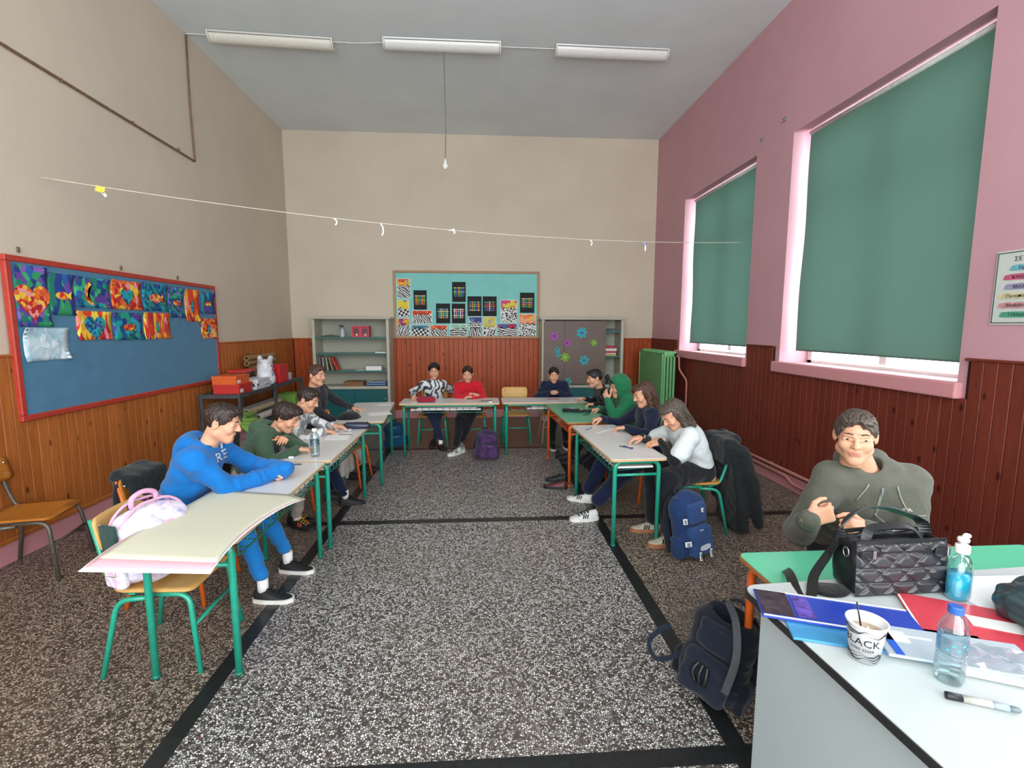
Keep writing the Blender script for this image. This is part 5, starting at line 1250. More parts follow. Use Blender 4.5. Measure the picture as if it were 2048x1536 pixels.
def unit(v): v = np.array(v, float); return v/np.linalg.norm(v)
def ik(a, c, l1, l2, hint):
    a, c = np.array(a, float), np.array(c, float); d = c-a; L = np.linalg.norm(d)
    if L > (l1+l2)*.999: c = a+d/L*(l1+l2)*.999; d = c-a; L = np.linalg.norm(d)
    x = (l1*l1-l2*l2+L*L)/(2*L); h = math.sqrt(max(l1*l1-x*x, 0)); u = d/L
    w = np.array(hint, float); w = w-u*(w@u); w = unit(w); return a+u*x+w*h, c
def frame(fwd, up):
    y = unit(fwd); x = unit(np.cross(y, up)); z = np.cross(x, y); return np.stack([x, y, z], 1)
def shoe(parent, heel, toe, body, sole, lace, L=.245, z0=0., accent=None, tilt=0.):
    heel, toe = np.array(heel, float), np.array(toe, float); d = unit((toe-heel)*(1, 1, 0)); R = frame(d, (0, 0, 1)); yaw = math.atan2(d[1], d[0])-H2
    s = L/.245; loc = (heel[0], heel[1], z0)
    def wid(t): return (.034+.012*math.sin(min(1, t*1.25)*2.6))*(1 if t < .8 else max(.25, 1-((t-.8)/.2)**2*.75))*s
    n = 14
    def ring(t):
        k = math.sqrt(max(0, 1-(max(0, .10-t)/.10)**2)); w = wid(t)*(.55+.45*k); return w
    V, F = [], []
    hs = lambda t: (.088-.01*t*4 if t < .28 else .078-(t-.28)*.085 if t < .75 else .038-(t-.75)*.04)*s
    m_ = 12
    for i in range(n+1):
        t = i/n; w = ring(t)*.95; h = hs(t)
        for j in range(m_+1):
            a = math.pi*j/m_; V.append((w*math.cos(a)*(1 if math.sin(a) < .7 else 1), (t*.95+.02)*L, .022*s+(h-.022*s+.0)*math.sin(a)**.75*(1 if .02 < t < .98 else .6)))
    for i in range(n):
        for j in range(m_): k = i*(m_+1)+j; F.append((k, k+1, k+m_+2, k+m_+1))
    F.append(tuple(range(m_, -1, -1))); F.append(tuple(n*(m_+1)+j for j in range(m_+1)))
    t_ = bpy.data.objects
    sh = raw('shoe', V, F, body, parent, True, loc=loc, rot=(tilt, 0, yaw))
    b = nb(); P = [(ring(i/n)*1.06, (i/n)*L) for i in range(n+1)]; P = P+[(-x, y) for x, y in P[::-1]]
    prism(b, P, 0, .026*s); bmesh.ops.recalc_face_normals(b, faces=b.faces); obj('sole', b, sole, sh)
    b = nb()
    for k in range(4):
        t = .36+.10*k; w = ring(t)*.5; z = hs(t)
        tube(b, [(-w, t*L, z*.93), (0, t*L+.004, z+.003), (w, t*L+.01, z*.93)], .0028*s, 5)
        tube(b, [(w, t*L, z*.93), (0, t*L+.008, z+.004), (-w, t*L+.014, z*.93)], .0028*s, 5)
    for q in (-1, 1): tube(b, spline([(0, .36*L, hs(.36)), (q*.02, .38*L, hs(.36)+.008), (q*.03, .42*L, hs(.4)), (q*.015, .4*L, hs(.36))], 4), .0025*s, 5)
    obj('laces', b, lace, sh)
    if accent:
        b = nb()
        for q in (-1, 1):
            for k in range(3): strip(b, [(q*(ring(.45+.07*k)*.97), (.45+.07*k)*L, .028*s), (q*(ring(.4+.07*k)*.75), (.40+.07*k)*L, .058*s)], (q, 0, .3), .010*s, .002)
        obj('side_stripes', b, accent, sh)
    return sh
def raydecal(me, target, O, ux, uy, nrm, mat, name, parent, off=.0015, maxd=.25):
    """flat text mesh laid on the surface of target"""
    bv = BVHTree.FromObject(target, bpy.context.evaluated_depsgraph_get()) if False else BVHTree.FromPolygons([v.co for v in target.data.vertices], [p.vertices[:] for p in target.data.polygons])
    O, ux, uy, nrm = Vector(O), Vector(ux).normalized(), Vector(uy).normalized(), Vector(nrm).normalized()
    for v in me.vertices:
        p = O+ux*v.co.x+uy*v.co.y; h = bv.ray_cast(p+nrm*.15, -nrm, maxd+.15)
        q = h[0] if h[0] is not None else p; v.co = q+nrm*(off+(.001 if v.co.z > 0 else 0))
    return link(name, me, mat, parent)

def person(lab, hip, neck, head, hfwd, arms, legs, heading, s=.9, top=None, pants=None, hairk='short', hairm=None, hood=None, under=None, sk=None, vx=.0095, topr=1., sleeve='long', name_top='hoodie', hupv=None, amp=.0035, cover_hands=False, collar=None, wide=1., sway=0, headvis=True, top_mats=None, tname='trousers'):
    sk = sk or mSkin; t = thing('person', lab, 'person', (hip[0], hip[1], 0), 0, 'seated people'); loc0 = np.array((hip[0], hip[1], 0.))
    hip, neck, head = [np.array(v, float) for v in (hip, neck, head)]
    hd = np.array((math.cos(heading), math.sin(heading), 0)); rt = np.array((hd[1], -hd[0], 0)); up = np.array((0, 0, 1.))
    sh = [neck-up*.035*s+rt*q*.155*s+hd*.01 for q in (1, -1)]
    spine = unit(neck-hip); Rb = np.stack([rt, np.cross(spine, rt), spine], 1); Rb[:, 1] = np.cross(Rb[:, 2], Rb[:, 0])
    chest = hip+(neck-hip)*.74; waist = hip+(neck-hip)*.34
    l1, l2 = .275*s, .245*s
    A = []
    for i, (wr_, fd, bk, pose, hint) in enumerate(arms):
        el, w2 = ik(sh[i], wr_, l1, l2, hint); A.append((sh[i], el, w2))
    Lg = []
    for i, (ank, hint) in enumerate(legs):
        hj = hip+rt*(.085*s if i == 0 else -.085*s)-up*.0
        kn, an = ik(hj, ank, .43*s, .41*s, hint); Lg.append((hj, kn, an))
    allp = np.array([hip, neck]+[p for a in A for p in a]+[p for a in Lg for p in a])
    lo, hi = allp.min(0)-.16, allp.max(0)+.16
    # skin body
    f = Field(lo, hi, .012)
    f.cap(hip, chest, .11*s, .12*s, .03, R=Rb, sc=(1, .7, 1)); f.cap(sh[0], sh[1], .045*s, .045*s, .03); f.cap(neck-up*.03, head-unit(hfwd)*.02-up*.05, .048*s, .046*s, .02)
    for a, e, w in A: f.cap(a, e, .042*s, .034*s, .02); f.cap(e, w, .032*s, .021*s, .02)
    for h_, k_, a_ in Lg: f.cap(h_, k_, .075*s, .05*s, .02); f.cap(k_, a_, .048*s, .030*s, .02)
    V, F = f.mesh(); parts = [(V-loc0, F, 0)]
    hs = .93+.07*(s-.9)/.15 if s < 1.05 else 1.
    Rh = frame(hfwd, hupv if hupv is not None else (0, 0, 1))
    parts.append((HV*hs@Rh.T+head-loc0, HF, HMI))
    HM = []
    for i, (wr_, fd, bk, pose, hint) in enumerate(arms):
        hv, hf = hand(pose); k = .95*s/.92*.92; w = A[i][2]; hv = hv*(k/.95)
        y = unit(fd); z = unit(np.array(bk, float)-y*(np.array(bk, float)@y)); x = np.cross(y, z)
        if i == 0: x = -x
        q = hv@np.stack([x, y, z], 0)+w-loc0+y*.0
        # right hand: thumb towards the left of the finger direction
        parts.append((q, hf if np.linalg.det(np.stack([x, y, z], 1)) > 0 else [tuple(u[::-1]) for u in hf], 0))
    V, F, MI = join(parts); fmesh('body', V, F, [sk, mLip], t, MI)
    for q in (-1, 1):
        e = obj('eye', eye_mesh(), [mEyeW, mIris, mPupil], t); e.location = Vector(head-loc0+Rh@np.array((q*.0305, .0735, .0085))*hs); e.rotation_euler = Matrix(Rh.tolist()).to_euler(); e.scale = (hs*.95,)*3
    if headvis and hairk:
        hv, hf = hair(hairk); fmesh('hair', hv*hs@Rh.T+head-loc0, hf, hairm, t)
        b = nb()
        for q in (-1, 1): tube(b, [Rh@np.array(p)*hs for p in ((q*.014, .0925, .034), (q*.03, .0905, .038), (q*.047, .081, .033))], [.0028, .0034, .0016], 6)
        obj('eyebrows', b, hairm, t, loc=Vector(head-loc0))
    # top garment
    f = Field(lo, hi+(.0 if hood != 'up' else .12), vx); r = topr
    f.cap(hip+up*.015, waist, .15*s*r, .15*s*r, .03, R=Rb, sc=(1, .76, 1)); f.cap(waist, chest, .15*s*r, .155*s*r, .03, R=Rb, sc=(1, .74, 1))
    f.cap(sh[0], sh[1], .06*s*r, .06*s*r, .05); f.cap(chest, neck-up*.03, .12*s*r, .065*s*r, .05, R=Rb, sc=(1, .78, 1))
    for i, (a, e, w) in enumerate(A):
        if sleeve == 'short': e2 = a+(e-a)*.72; f.cap(a, e2, .063*s*r, .07*s*r, .03, wr=(amp*.6, 90, .3, 1)); continue
        f.cap(a, e, .064*s*r, .052*s*r, .035, wr=(amp*1.3, 85, .35, 1.2)); ww = w+(w-e)*(.0 if not cover_hands else .42) - unit(w-e)*.01
        f.cap(e, ww, .052*s*r, (.036 if not cover_hands else .046)*s*r, .03, wr=(amp*1.4, 95, -.1, .75))
    if hood == 'down':
        for q in (-1, 1):
            f.cap(neck+rt*q*.075*s+hd*.04*s+up*.01, neck+rt*q*.06*s-hd*.06*s+up*.035, .034*s, .05*s, .02)
        f.cap(neck-hd*.08*s+rt*.05*s+up*.035, neck-hd*.08*s-rt*.05*s+up*.035, .056*s, .056*s, .02); f.ell(neck-hd*.11*s-up*.01, (.085*s, .05*s, .07*s), np.stack([rt, hd, up], 1), k=.03)
    elif hood == 'up':
        f.ell(head+Rh@np.array((0, -.022, .02)), (.112, .128, .128), Rh, k=.03); f.cap(neck-up*.02, head+Rh@np.array((0, -.03, -.04)), .085*s, .1, .04)
        f.ell(head+Rh@np.array((0, .11, -.01)), (.072, .10, .098), Rh, k=.01, op='-')
    elif hood == 'turtle': f.cap(neck-up*.03, neck+(head-neck)*.28, .068*s, .062*s, .02)
    f.fold(amp, 1., hip[0]*9+hip[1]*5)
    if hood != 'up': nd = unit(head-neck); f.cap(neck+nd*.02+hd*.004, neck+nd*.16, .052*s, .062*s, .008, '-')
    V, F = f.mesh(); g = fmesh(name_top, V-loc0, F, top_mats or top, t)
    if sleeve == 'short' and under:
        for a, e, w in A:
            f = Field(lo, hi, vx); f.cap(a+(e-a)*.5, e, .047*s, .042*s, .02); f.cap(e, w-unit(w-e)*.0, .042*s, .03*s, .02, wr=(.002, 95, 0, .8))
            f.fold(.0015); V, F = f.mesh(); fmesh('under_sleeve', V-loc0, F, under, t)
    else:
        b = nb()
        if not cover_hands:
            for i, (a, e, w) in enumerate(A):
                d = unit(w-e); tube(b, [Vector(w-loc0-d*.055), Vector(w-loc0-d*.015)], [.039*s*r, .034*s*r], 16, caps=True)
            obj('cuffs', b, (top_mats or [top])[0], t)
        else: b.free()
    # trousers
    f = Field(lo-.02, hi, vx); f.cap(hip-rt*.07*s, hip+rt*.07*s, .115*s, .115*s, .03, R=Rb, sc=(1, .95, 1))
    for h_, k_, a_ in Lg: f.cap(h_, k_, .094*s*min(wide, 1.15), .07*s*wide, .03, wr=(amp, 70, .5, 1.1)); f.cap(k_, a_+unit(k_-a_)*.02, .068*s*wide, .046*s*wide**1.6, .03, wr=(amp, 80, .4, 1.2))
    f.fold(amp*.8, .9, 3.); V, F = f.mesh(); fmesh(tname, V-loc0, F, pants, t)
    return dict(t=t, top=g, A=A, L=Lg, Rh=Rh, head=head, rt=rt, hd=hd, neck=neck, chest=chest, loc0=loc0, s=s)
def feet(p, spec):
    for heel, toe, z0, body, sole, lace, sock, acc in spec:
        heel = np.array((*heel, 0))-p['loc0']; toe = np.array((*toe, 0))-p['loc0']; shoe(p['t'], heel, toe, body, sole, lace, .245*p['s']/.92, z0, acc)
        if sock: b = nb(); d = unit(toe-heel); q = heel+d*.06; tube(b, [Vector((q[0], q[1], z0+.05)), Vector((q[0], q[1], z0+.14))], .034*p['s'], 14); obj('sock', b, sock, p['t'])
def ankle(heel, toe, z0=0., s=.92, h=.10):
    d = unit((toe[0]-heel[0], toe[1]-heel[1], 0)); return np.array((heel[0], heel[1], z0+h))+d*.055

mBlkS, mWS = M_('black_shoe_fabric', '1d1e21', .6), M_('white_rubber', 'dcdbd6', .5); mLaceB = M_('black_laces', '18181a', .8)
cB = cloth('blue_hoodie_fabric', '0d69b2'); cBp = cloth('blue_joggers_fabric', '1874bd'); cOl = cloth('olive_green_fleece', '3f5a46'); cGr = cloth('green_hoodie_fabric', '20704a'); cNv = cloth('navy_fabric', '141e38', .3); cBk = cloth('black_fabric', '131417', .3)
cRd = cloth('red_knit', 'c01a28'); cWt = cloth('white_jersey', 'd3dbdc', .04); cMan = cloth('grey_olive_fleece', '5a5a50', .12); cGyT = cloth('grey_mauve_trousers', 'a3978f'); cJean = cloth('dark_jeans', '1a2640', .3); cBkT = cloth('black_trousers', '15171d', .3); cNvT = cloth('navy_trousers', '0f1a38', .3); cWg = cloth('offwhite_knit', 'c3c6c4', .1)
def jacketprint(name, a, c_, sc, dist):
    t = NT(name); v = t.coord(); q = t.n('ShaderNodeTexWave'); q.inputs['Scale'].default_value = sc; q.inputs['Distortion'].default_value = dist; q.inputs['Detail'].default_value = 3; t.l(v, q.inputs['Vector'])
    t.col(t.ramp(q.outputs['Fac'], [(.2, lin(a)), (.45, lin('8f9194')), (.6, lin(c_))])); t.set(Roughness=.45); t.bump(t.noise(v, 30, 3), .5, .01); return t.m
mSil = jacketprint('silver_print_jacket', '3a3c40', 'd0d2d4', 3.2, 26); mPat = jacketprint('white_pattern_print', '8c8c8e', 'dfe0e0', 3.5, 24)
E0, WW, SS = 0., math.pi, -H2
# 1 boy in blue
fk = [((-1.385, 2.86), (-1.13, 2.83)), ((-1.375, 3.22), (-1.12, 3.17))]
P1 = person('boy in a bright blue hoodie leaning on the nearest left desk with folded arms', (-1.83, 2.9, .50), (-1.625, 2.88, .945), (-1.50, 2.86, 1.10), (.93, .12, -.33),
    [((-1.33, 3.0, .735), (.8, .6, -.05), (0, 0, 1), 'fist', (-.3, -.6, -.7)), ((-1.30, 3.08, .76), (.8, -.3, -.05), (0, 0, 1), 'fist', (-.2, .8, -.6))],
    [(ankle(*fk[0], .03, h=.12), (.5, 0, 1)), (ankle(*fk[1], .03, h=.12), (.5, 0, 1))], E0, .93, cB, cBp, 'short', mHB, 'down', cover_hands=True, topr=1.14, vx=.0085, amp=.006, tname='joggers')
feet(P1, [(fk[0][0], fk[0][1], .0, mBlkS, mWS, mLaceB, mWhiteP, None), (fk[1][0], fk[1][1], .0, mBlkS, mWS, mLaceB, mWhiteP, None)])
b = nb(); bx(b, (0, 0, 0), (.05, .006, .045), .002); o = obj('white_collar_piece', b, mWhiteP, P1['t'], loc=Vector(P1['neck']-P1['loc0']+np.array((.07, .04, .015)))); o.rotation_euler = (.3, .5, -.5)
for ch, ox, oz in (('R', -.045, -.06), ('E', -.003, -.045)):
    raydecal(text_mesh(ch, .078, .001, 'CENTER'), P1['top'], np.array((-1.415+ox*.8, 2.80+ox*.55, .95+oz))-P1['loc0'], (.8, .6, .25), (-.3, 0, 1), (.62, -.75, .2), mWhite, 'chest_letter', P1['t'], .003)
# 2 boy in olive
fk = [((-1.58, 3.98), (-1.36, 3.87)), ((-1.66, 4.10), (-1.45, 4.05))]
P2 = person('boy in an olive green hoodie bent over the left row desk holding a pencil', (-1.84, 3.86, .49), (-1.66, 3.83, .84), (-1.52, 3.83, .945), (.85, -.1, -.5),
    [((-1.38, 3.66, .735), (.9, .3, -.1), (0, 0, 1), 'rest', (-.2, -.7, -.6)), ((-1.50, 3.72, .80), (.3, -.8, .2), (.5, 0, .8), 'pinch', (.1, .9, -.5))],
    [(ankle(*fk[0]), (.5, 0, 1)), (ankle(*fk[1]), (.5, 0, 1))], E0, .92, cOl, cGyT, 'full', mHB, 'down', topr=1.12, amp=.004)
mYel = M_('yellow_laces', 'c9a93a', .6); feet(P2, [(fk[0][0], fk[0][1], 0, mBlkS, mBlkS, mYel, mWhiteP, M_('orange_red_stripe', 'c8502c', .5)), (fk[1][0], fk[1][1], 0, mBlkS, mBlkS, mYel, None, None)])
pen('orange pencil held by the boy in olive', -1.50, 3.63, .815, -2.0, 'd8893a', .15, .0042, .12, name='pencil', cat='pencil')
# 3 white patterned top
fk = [((-1.33, 4.44), (-1.08, 4.47)), ((-1.50, 4.58), (-1.27, 4.62))]
P3 = person('pupil in a white patterned top writing at the bottle desk', (-1.82, 4.5, .49), (-1.67, 4.46, .865), (-1.56, 4.42, 1.0), (.9, -.1, -.42),
    [((-1.40, 4.34, .73), (.95, .1, -.15), (0, 0, 1), 'rest', (-.2, -.7, -.6)), ((-1.36, 4.50, .745), (.9, -.25, -.1), (0, 0, 1), 'flat', (-.1, .8, -.5))],
    [(ankle(*fk[0]), (.5, 0, 1)), (ankle(*fk[1]), (.5, 0, 1))], E0, .9, mPat, cNvT, 'short', mHB, 'down', name_top='sweatshirt')
feet(P3, [(a, c, 0, mBlkS, mBlkS, mLaceB, mWS if k == 0 else None, None) for k, (a, c) in enumerate(fk)])
pen('dark pencil under the fingers at the bottle desk', -1.20, 4.33, ZD, -.1, '6b5a50', .12, .0035, name='pencil', cat='pencil')
# 4 dark jacket, far desk
fk = [((-1.42, 5.55), (-1.18, 5.55)), ((-1.48, 5.25), (-1.24, 5.2))]
P4 = person('pupil in a dark jacket at the farthest left desk', (-1.85, 5.40, .49), (-1.78, 5.34, .98), (-1.755, 5.27, 1.14), (.85, -.35, -.15),
    [((-1.50, 5.08, .66), (.9, .2, -.1), (0, 0, 1), 'rest', (-.2, -.7, -.3)), ((-1.46, 5.55, .735), (.9, -.2, -.1), (0, 0, 1), 'rest', (-.1, .8, -.4))],
    [(ankle(*fk[0]), (.5, 0, 1)), (ankle(*fk[1]), (.5, 0, 1))], E0, .9, cloth('charcoal_jacket_cloth', '2a2b32'), cloth('cream_trousers', 'b5ada0'), 'short', mHC, 'turtle', name_top='jacket')
feet(P4, [(a, c, 0, mBlkS, mBlkS, mLaceB, None, None) for a, c in fk])
# 5 silver jacket
P5 = person('boy in a silver black printed jacket with an arm round his neighbour', (-.68, 6.86, .49), (-.665, 6.80, .885), (-.65, 6.76, 1.045), (.08, -.97, -.2),
    [((-.895, 6.42, .735), (.15, -.95, -.25), (0, -.1, 1), 'flat', (-.9, .1, -.3)), ((-.27, 6.98, .88), (1, -.1, -.1), (0, .5, .8), 'rest', (.2, .6, -.5))],
    [((-.63, 6.62, .13), (.5, -1, .9)), ((-.54, 6.50, .12), (-.5, -1, .9))], SS, .86, mSil, cJean, 'full', mHD, 'turtle', name_top='jacket', vx=.011)
feet(P5, [((-.66, 6.68), (-.68, 6.46), .03, mBlkS, mBlkS, mLaceB, None, None), ((-.58, 6.55), (-.48, 6.36), .0, M_('brown_shoe', '2d241e', .5), mBlkS, mLaceB, mWhiteP, None)])
# 6 red sweater
mWSh = M_('white_leather_shoe', 'dadada', .4)
P6 = person('boy in a red sweater resting folded arms on the back desk', (-.15, 6.86, .49), (-.175, 6.77, .86), (-.185, 6.72, 1.005), (-.02, -.95, -.28),
    [((-.155, 6.50, .755), (.9, -.35, .0), (0, -.2, 1), 'flat', (-.8, .1, -.6)), ((-.12, 6.45, .725), (-.95, .0, -.05), (0, -.2, 1), 'rest', (.8, .1, -.6))],
    [((-.33, 6.24, .12), (-.2, -1, 1)), ((-.26, 6.42, .14), (.2, -1, 1))], SS, .9, cRd, cBkT, 'short', mHB, None, name_top='sweater', vx=.0105, topr=1.06, wide=1.1)
feet(P6, [((-.27, 6.27), (-.44, 6.08), 0, mWSh, mWS, M_('grey_black_laces', '2c2c30', .6), None, mBlack), ((-.27, 6.50), (-.25, 6.28), .0, mWSh, mWS, M_('grey_black_laces', '2c2c30', .6), None, mBlack)])
# 7 navy at back right
P7 = person('pupil in navy blue with clasped hands at the right back desk', (1.07, 6.88, .49), (1.045, 6.78, .86), (1.03, 6.74, .985), (-.05, -.95, -.25),
    [((.97, 6.57, .765), (.6, -.7, .15), (0, -.4, .9), 'fist', (-.9, .2, -.5)), ((1.06, 6.57, .765), (-.7, -.6, .15), (0, -.4, .9), 'pinch', (.9, .2, -.5))],
    [((.98, 6.45, .10), (0, -1, 1)), ((1.16, 6.48, .10), (0, -1, 1))], SS, .88, cNv, cBkT, 'short', mHD, None, name_top='sweatshirt', vx=.011, topr=1.08)
feet(P7, [((.98, 6.5), (.97, 6.27), 0, mBlkS, mWS, mLaceB, None, None), ((1.16, 6.53), (1.18, 6.3), 0, mBlkS, mWS, mLaceB, None, None)])
# 8 black jacket
P8 = person('pupil in a black jacket at the far end of the green desk', (1.66, 5.88, .49), (1.50, 5.84, .89), (1.385, 5.78, 1.035), (-.93, -.15, -.25),
    [((1.33, 6.02, .745), (-.95, .1, .1), (0, .3, .9), 'rest', (.2, .7, -.6)), ((1.36, 5.66, .735), (-.9, .25, -.05), (0, 0, 1), 'rest', (.2, -.8, -.5))],
    [((1.12, 5.9, .10), (-.5, 0, 1)), ((1.15, 5.7, .10), (-.5, 0, 1))], WW, .88, cBk, cBkT, 'short', mHD, 'turtle', name_top='jacket', vx=.011)
feet(P8, [((1.17, 5.9), (.94, 5.92), 0, mBlkS, mBlkS, mLaceB, None, None), ((1.2, 5.7), (.97, 5.7), 0, mBlkS, mBlkS, mLaceB, None, None)])
# 9 green hoodie, hood up
fk = [((.93, 5.0), (.70, 5.04)), ((.88, 4.76), (.66, 4.82))]
P9 = person('pupil in a green hoodie with the hood up at the green desk', (1.76, 5.24, .49), (1.60, 5.22, .875), (1.505, 5.17, 1.0), (-.93, -.25, -.2),
    [((1.34, 5.36, .73), (-.9, .0, -.15), (0, 0, 1), 'pinch', (.2, .8, -.5)), ((1.36, 5.06, .88), (-.3, .35, .85), (-.7, -.6, .1), 'rest', (-.15, -.3, -.9))],
    [(ankle(*fk[0]), (-.5, 0, 1)), (ankle(*fk[1]), (-.5, 0, 1))], WW, .92, cGr, cBkT, 'short', mHB, 'up', topr=1.16, vx=.010, amp=.004, wide=1.1)
feet(P9, [(fk[0][0], fk[0][1], 0, mBlkS, mBlkS, mLaceB, None, None), (fk[1][0], fk[1][1], 0, M_('dark_red_shoe', '5a2428', .5, var=.5, vscale=12), mBlkS, mLaceB, None, None)])
# 10 navy sleeves, long brown hair
fk = [((1.06, 4.36), (.865, 4.45)), ((1.01, 3.97), (.77, 3.94))]
P10 = person('pupil with long brown hair in a navy jacket at the near right desk', (1.62, 4.50, .49), (1.60, 4.48, .88), (1.535, 4.43, 1.02), (-.93, -.1, -.35),
    [((1.20, 4.70, .745), (-.95, -.1, -.15), (0, 0, 1), 'pinch', (.1, .6, -.8)), ((1.33, 4.30, .735), (-.9, .3, -.1), (0, 0, 1), 'rest', (.2, -.8, -.5))],
    [(ankle(*fk[0], h=.12), (-.5, 0, 1)), (ankle(*fk[1], h=.12), (-.5, 0, 1))], WW, .97, cNv, cNvT, 'long', mHC, 'turtle', name_top='jacket', vx=.010, wide=1.25)
feet(P10, [(a, c, 0, mWSh, mWS, mBlack, None, mBlack) for a, c in fk])
# 11 white shirt over black sleeves
fk = [((1.46, 3.70), (1.22, 3.71)), ((1.50, 3.46), (1.26, 3.42))]
P11 = person('pupil in a white shirt over black sleeves bent over the near right desk', (1.80, 3.82, .50), (1.63, 3.72, .845), (1.515, 3.67, .965), (-.78, -.2, -.6),
    [((1.33, 3.86, .745), (-.95, -.1, -.1), (0, 0, 1), 'rest', (.1, .8, -.5)), ((1.42, 3.66, .755), (-.75, .5, -.35), (-.2, -.5, .8), 'flat', (.3, -.9, -.4))],
    [(ankle(*fk[0], h=.10), (-.5, 0, 1)), (ankle(*fk[1], h=.10), (-.5, 0, 1))], WW, .95, cWt, cBkT, 'long', mHG, 'none', sleeve='short', under=cBk, name_top='tshirt', vx=.009, topr=1.12, wide=1.35)
mBeS = M_('beige_suede_shoe', 'b3aa9a', .7); mGum = M_('gum_sole', '9a6444', .6); feet(P11, [(a, c, 0, mBeS, mGum, M_('beige_laces', 'c4bcac', .7), None, mBlack) for a, c in fk])
# 12 man
P12 = person('man in a grey olive zip hoodie sitting behind the black bag', (1.90, 2.26, .52), (1.81, 2.08, .98), (1.685, 2.03, 1.165), (-.58, -.80, -.12),
    [((1.43, 1.93, .825), (.85, -.25, .35), (-.2, -.95, .1), 'fist', (-.45, .1, -1)), ((1.655, 1.89, .79), (-.93, -.2, .25), (.1, -.8, .6), 'fist', (1., .1, -.6))],
    [((1.62, 1.95, .1), (0, -1, 1)), ((1.86, 1.95, .1), (0, -1, 1))], SS-.22, 1.06, cMan, cBkT, 'short', mHG, 'down', vx=.008, topr=1.14, amp=.003, sk=mSkin)
feet(P12, [((1.62, 2.0), (1.6, 1.75), 0, mBlkS, mWS, mLaceB, None, None), ((1.86, 2.0), (1.88, 1.75), 0, mBlkS, mWS, mLaceB, None, None)])
q = P12; L0 = Vector(q['loc0'])
def surf(target, O, n, up_=.15):
    bv = BVHTree.FromPolygons([v.co for v in target.data.vertices], [p.vertices[:] for p in target.data.polygons]); n = Vector(n).normalized()
    h = bv.ray_cast(Vector(O)+n*.3, -n, .6); return h[0] if h[0] is not None else Vector(O)
b = nb(); pts = [surf(q['top'], Vector(q['neck'])+Vector(q['hd'])*.05-Vector((0,0,z))-L0, tuple(q['hd']+np.array((0,0,.1))))+Vector(q['hd'])*.002 for z in np.linspace(.05, .34, 12)]
strip(b, pts, tuple(q['hd']), .011, .004); obj('zip', b, M_('zip_metal', 'a5a59c', .35, .6), q['t'])
b = nb(); bx(b, (0, -.004, -.012), (.009, .004, .034), .001); obj('zip_pull', b, mSteel, q['t'], loc=pts[0])
for sx, z1_ in ((-.062, .17), (.05, .12)):
    b = nb(); pts = [surf(q['top'], Vector(q['neck'])+Vector(q['rt'])*sx*(1+.15*k)-Vector((0,0,zz_))-L0, tuple(q['hd']+np.array((0,0,.1))))+Vector(q['hd'])*.004 for k, zz_ in enumerate(np.linspace(.04, z1_, 6))]; tube(b, pts, .0035, 6); obj('drawstring', b, M_('cord_grey', '8d8d84', .7), q['t'])
raydecal(text_mesh('~~~~~~~~', .03, .0005, 'CENTER'), q['top'], Vector(q['neck']-q['rt']*.10-q['loc0'])-Vector((0,0,.155)), tuple(-q['rt']), (0, .1, 1), tuple(q['hd']), M_('embroidery_grey', 'a8a89e', .7), 'chest_emblem', q['t'], .001)
me = bpy.data.meshes.new('m'); b = nb(); prism(b, [(-.016, 0), (-.006, .010), (0, .006), (.008, .013), (.018, 0)], -.0005, .0005); b.to_mesh(me); b.free()
raydecal(me, q['top'], Vector(q['neck']-q['rt']*.10-q['loc0'])-Vector((0,0,.134)), tuple(-q['rt']), (0, .1, 1), tuple(q['hd']), M_('embroidery_grey', 'a8a89e', .7), 'chest_emblem', q['t'], .001)
b = nb(); N = q['neck']-q['loc0']; tube(b, [Vector(N)+Vector((.058*math.cos(a), -.012+.058*math.sin(a), .008+.012*math.sin(a))) for a in np.linspace(0, 2*math.pi, 25)[:-1]], .012, 8, closed=True); obj('undershirt_collar', b, cloth('teal_grey_shirt', '6f8f96'), q['t'])
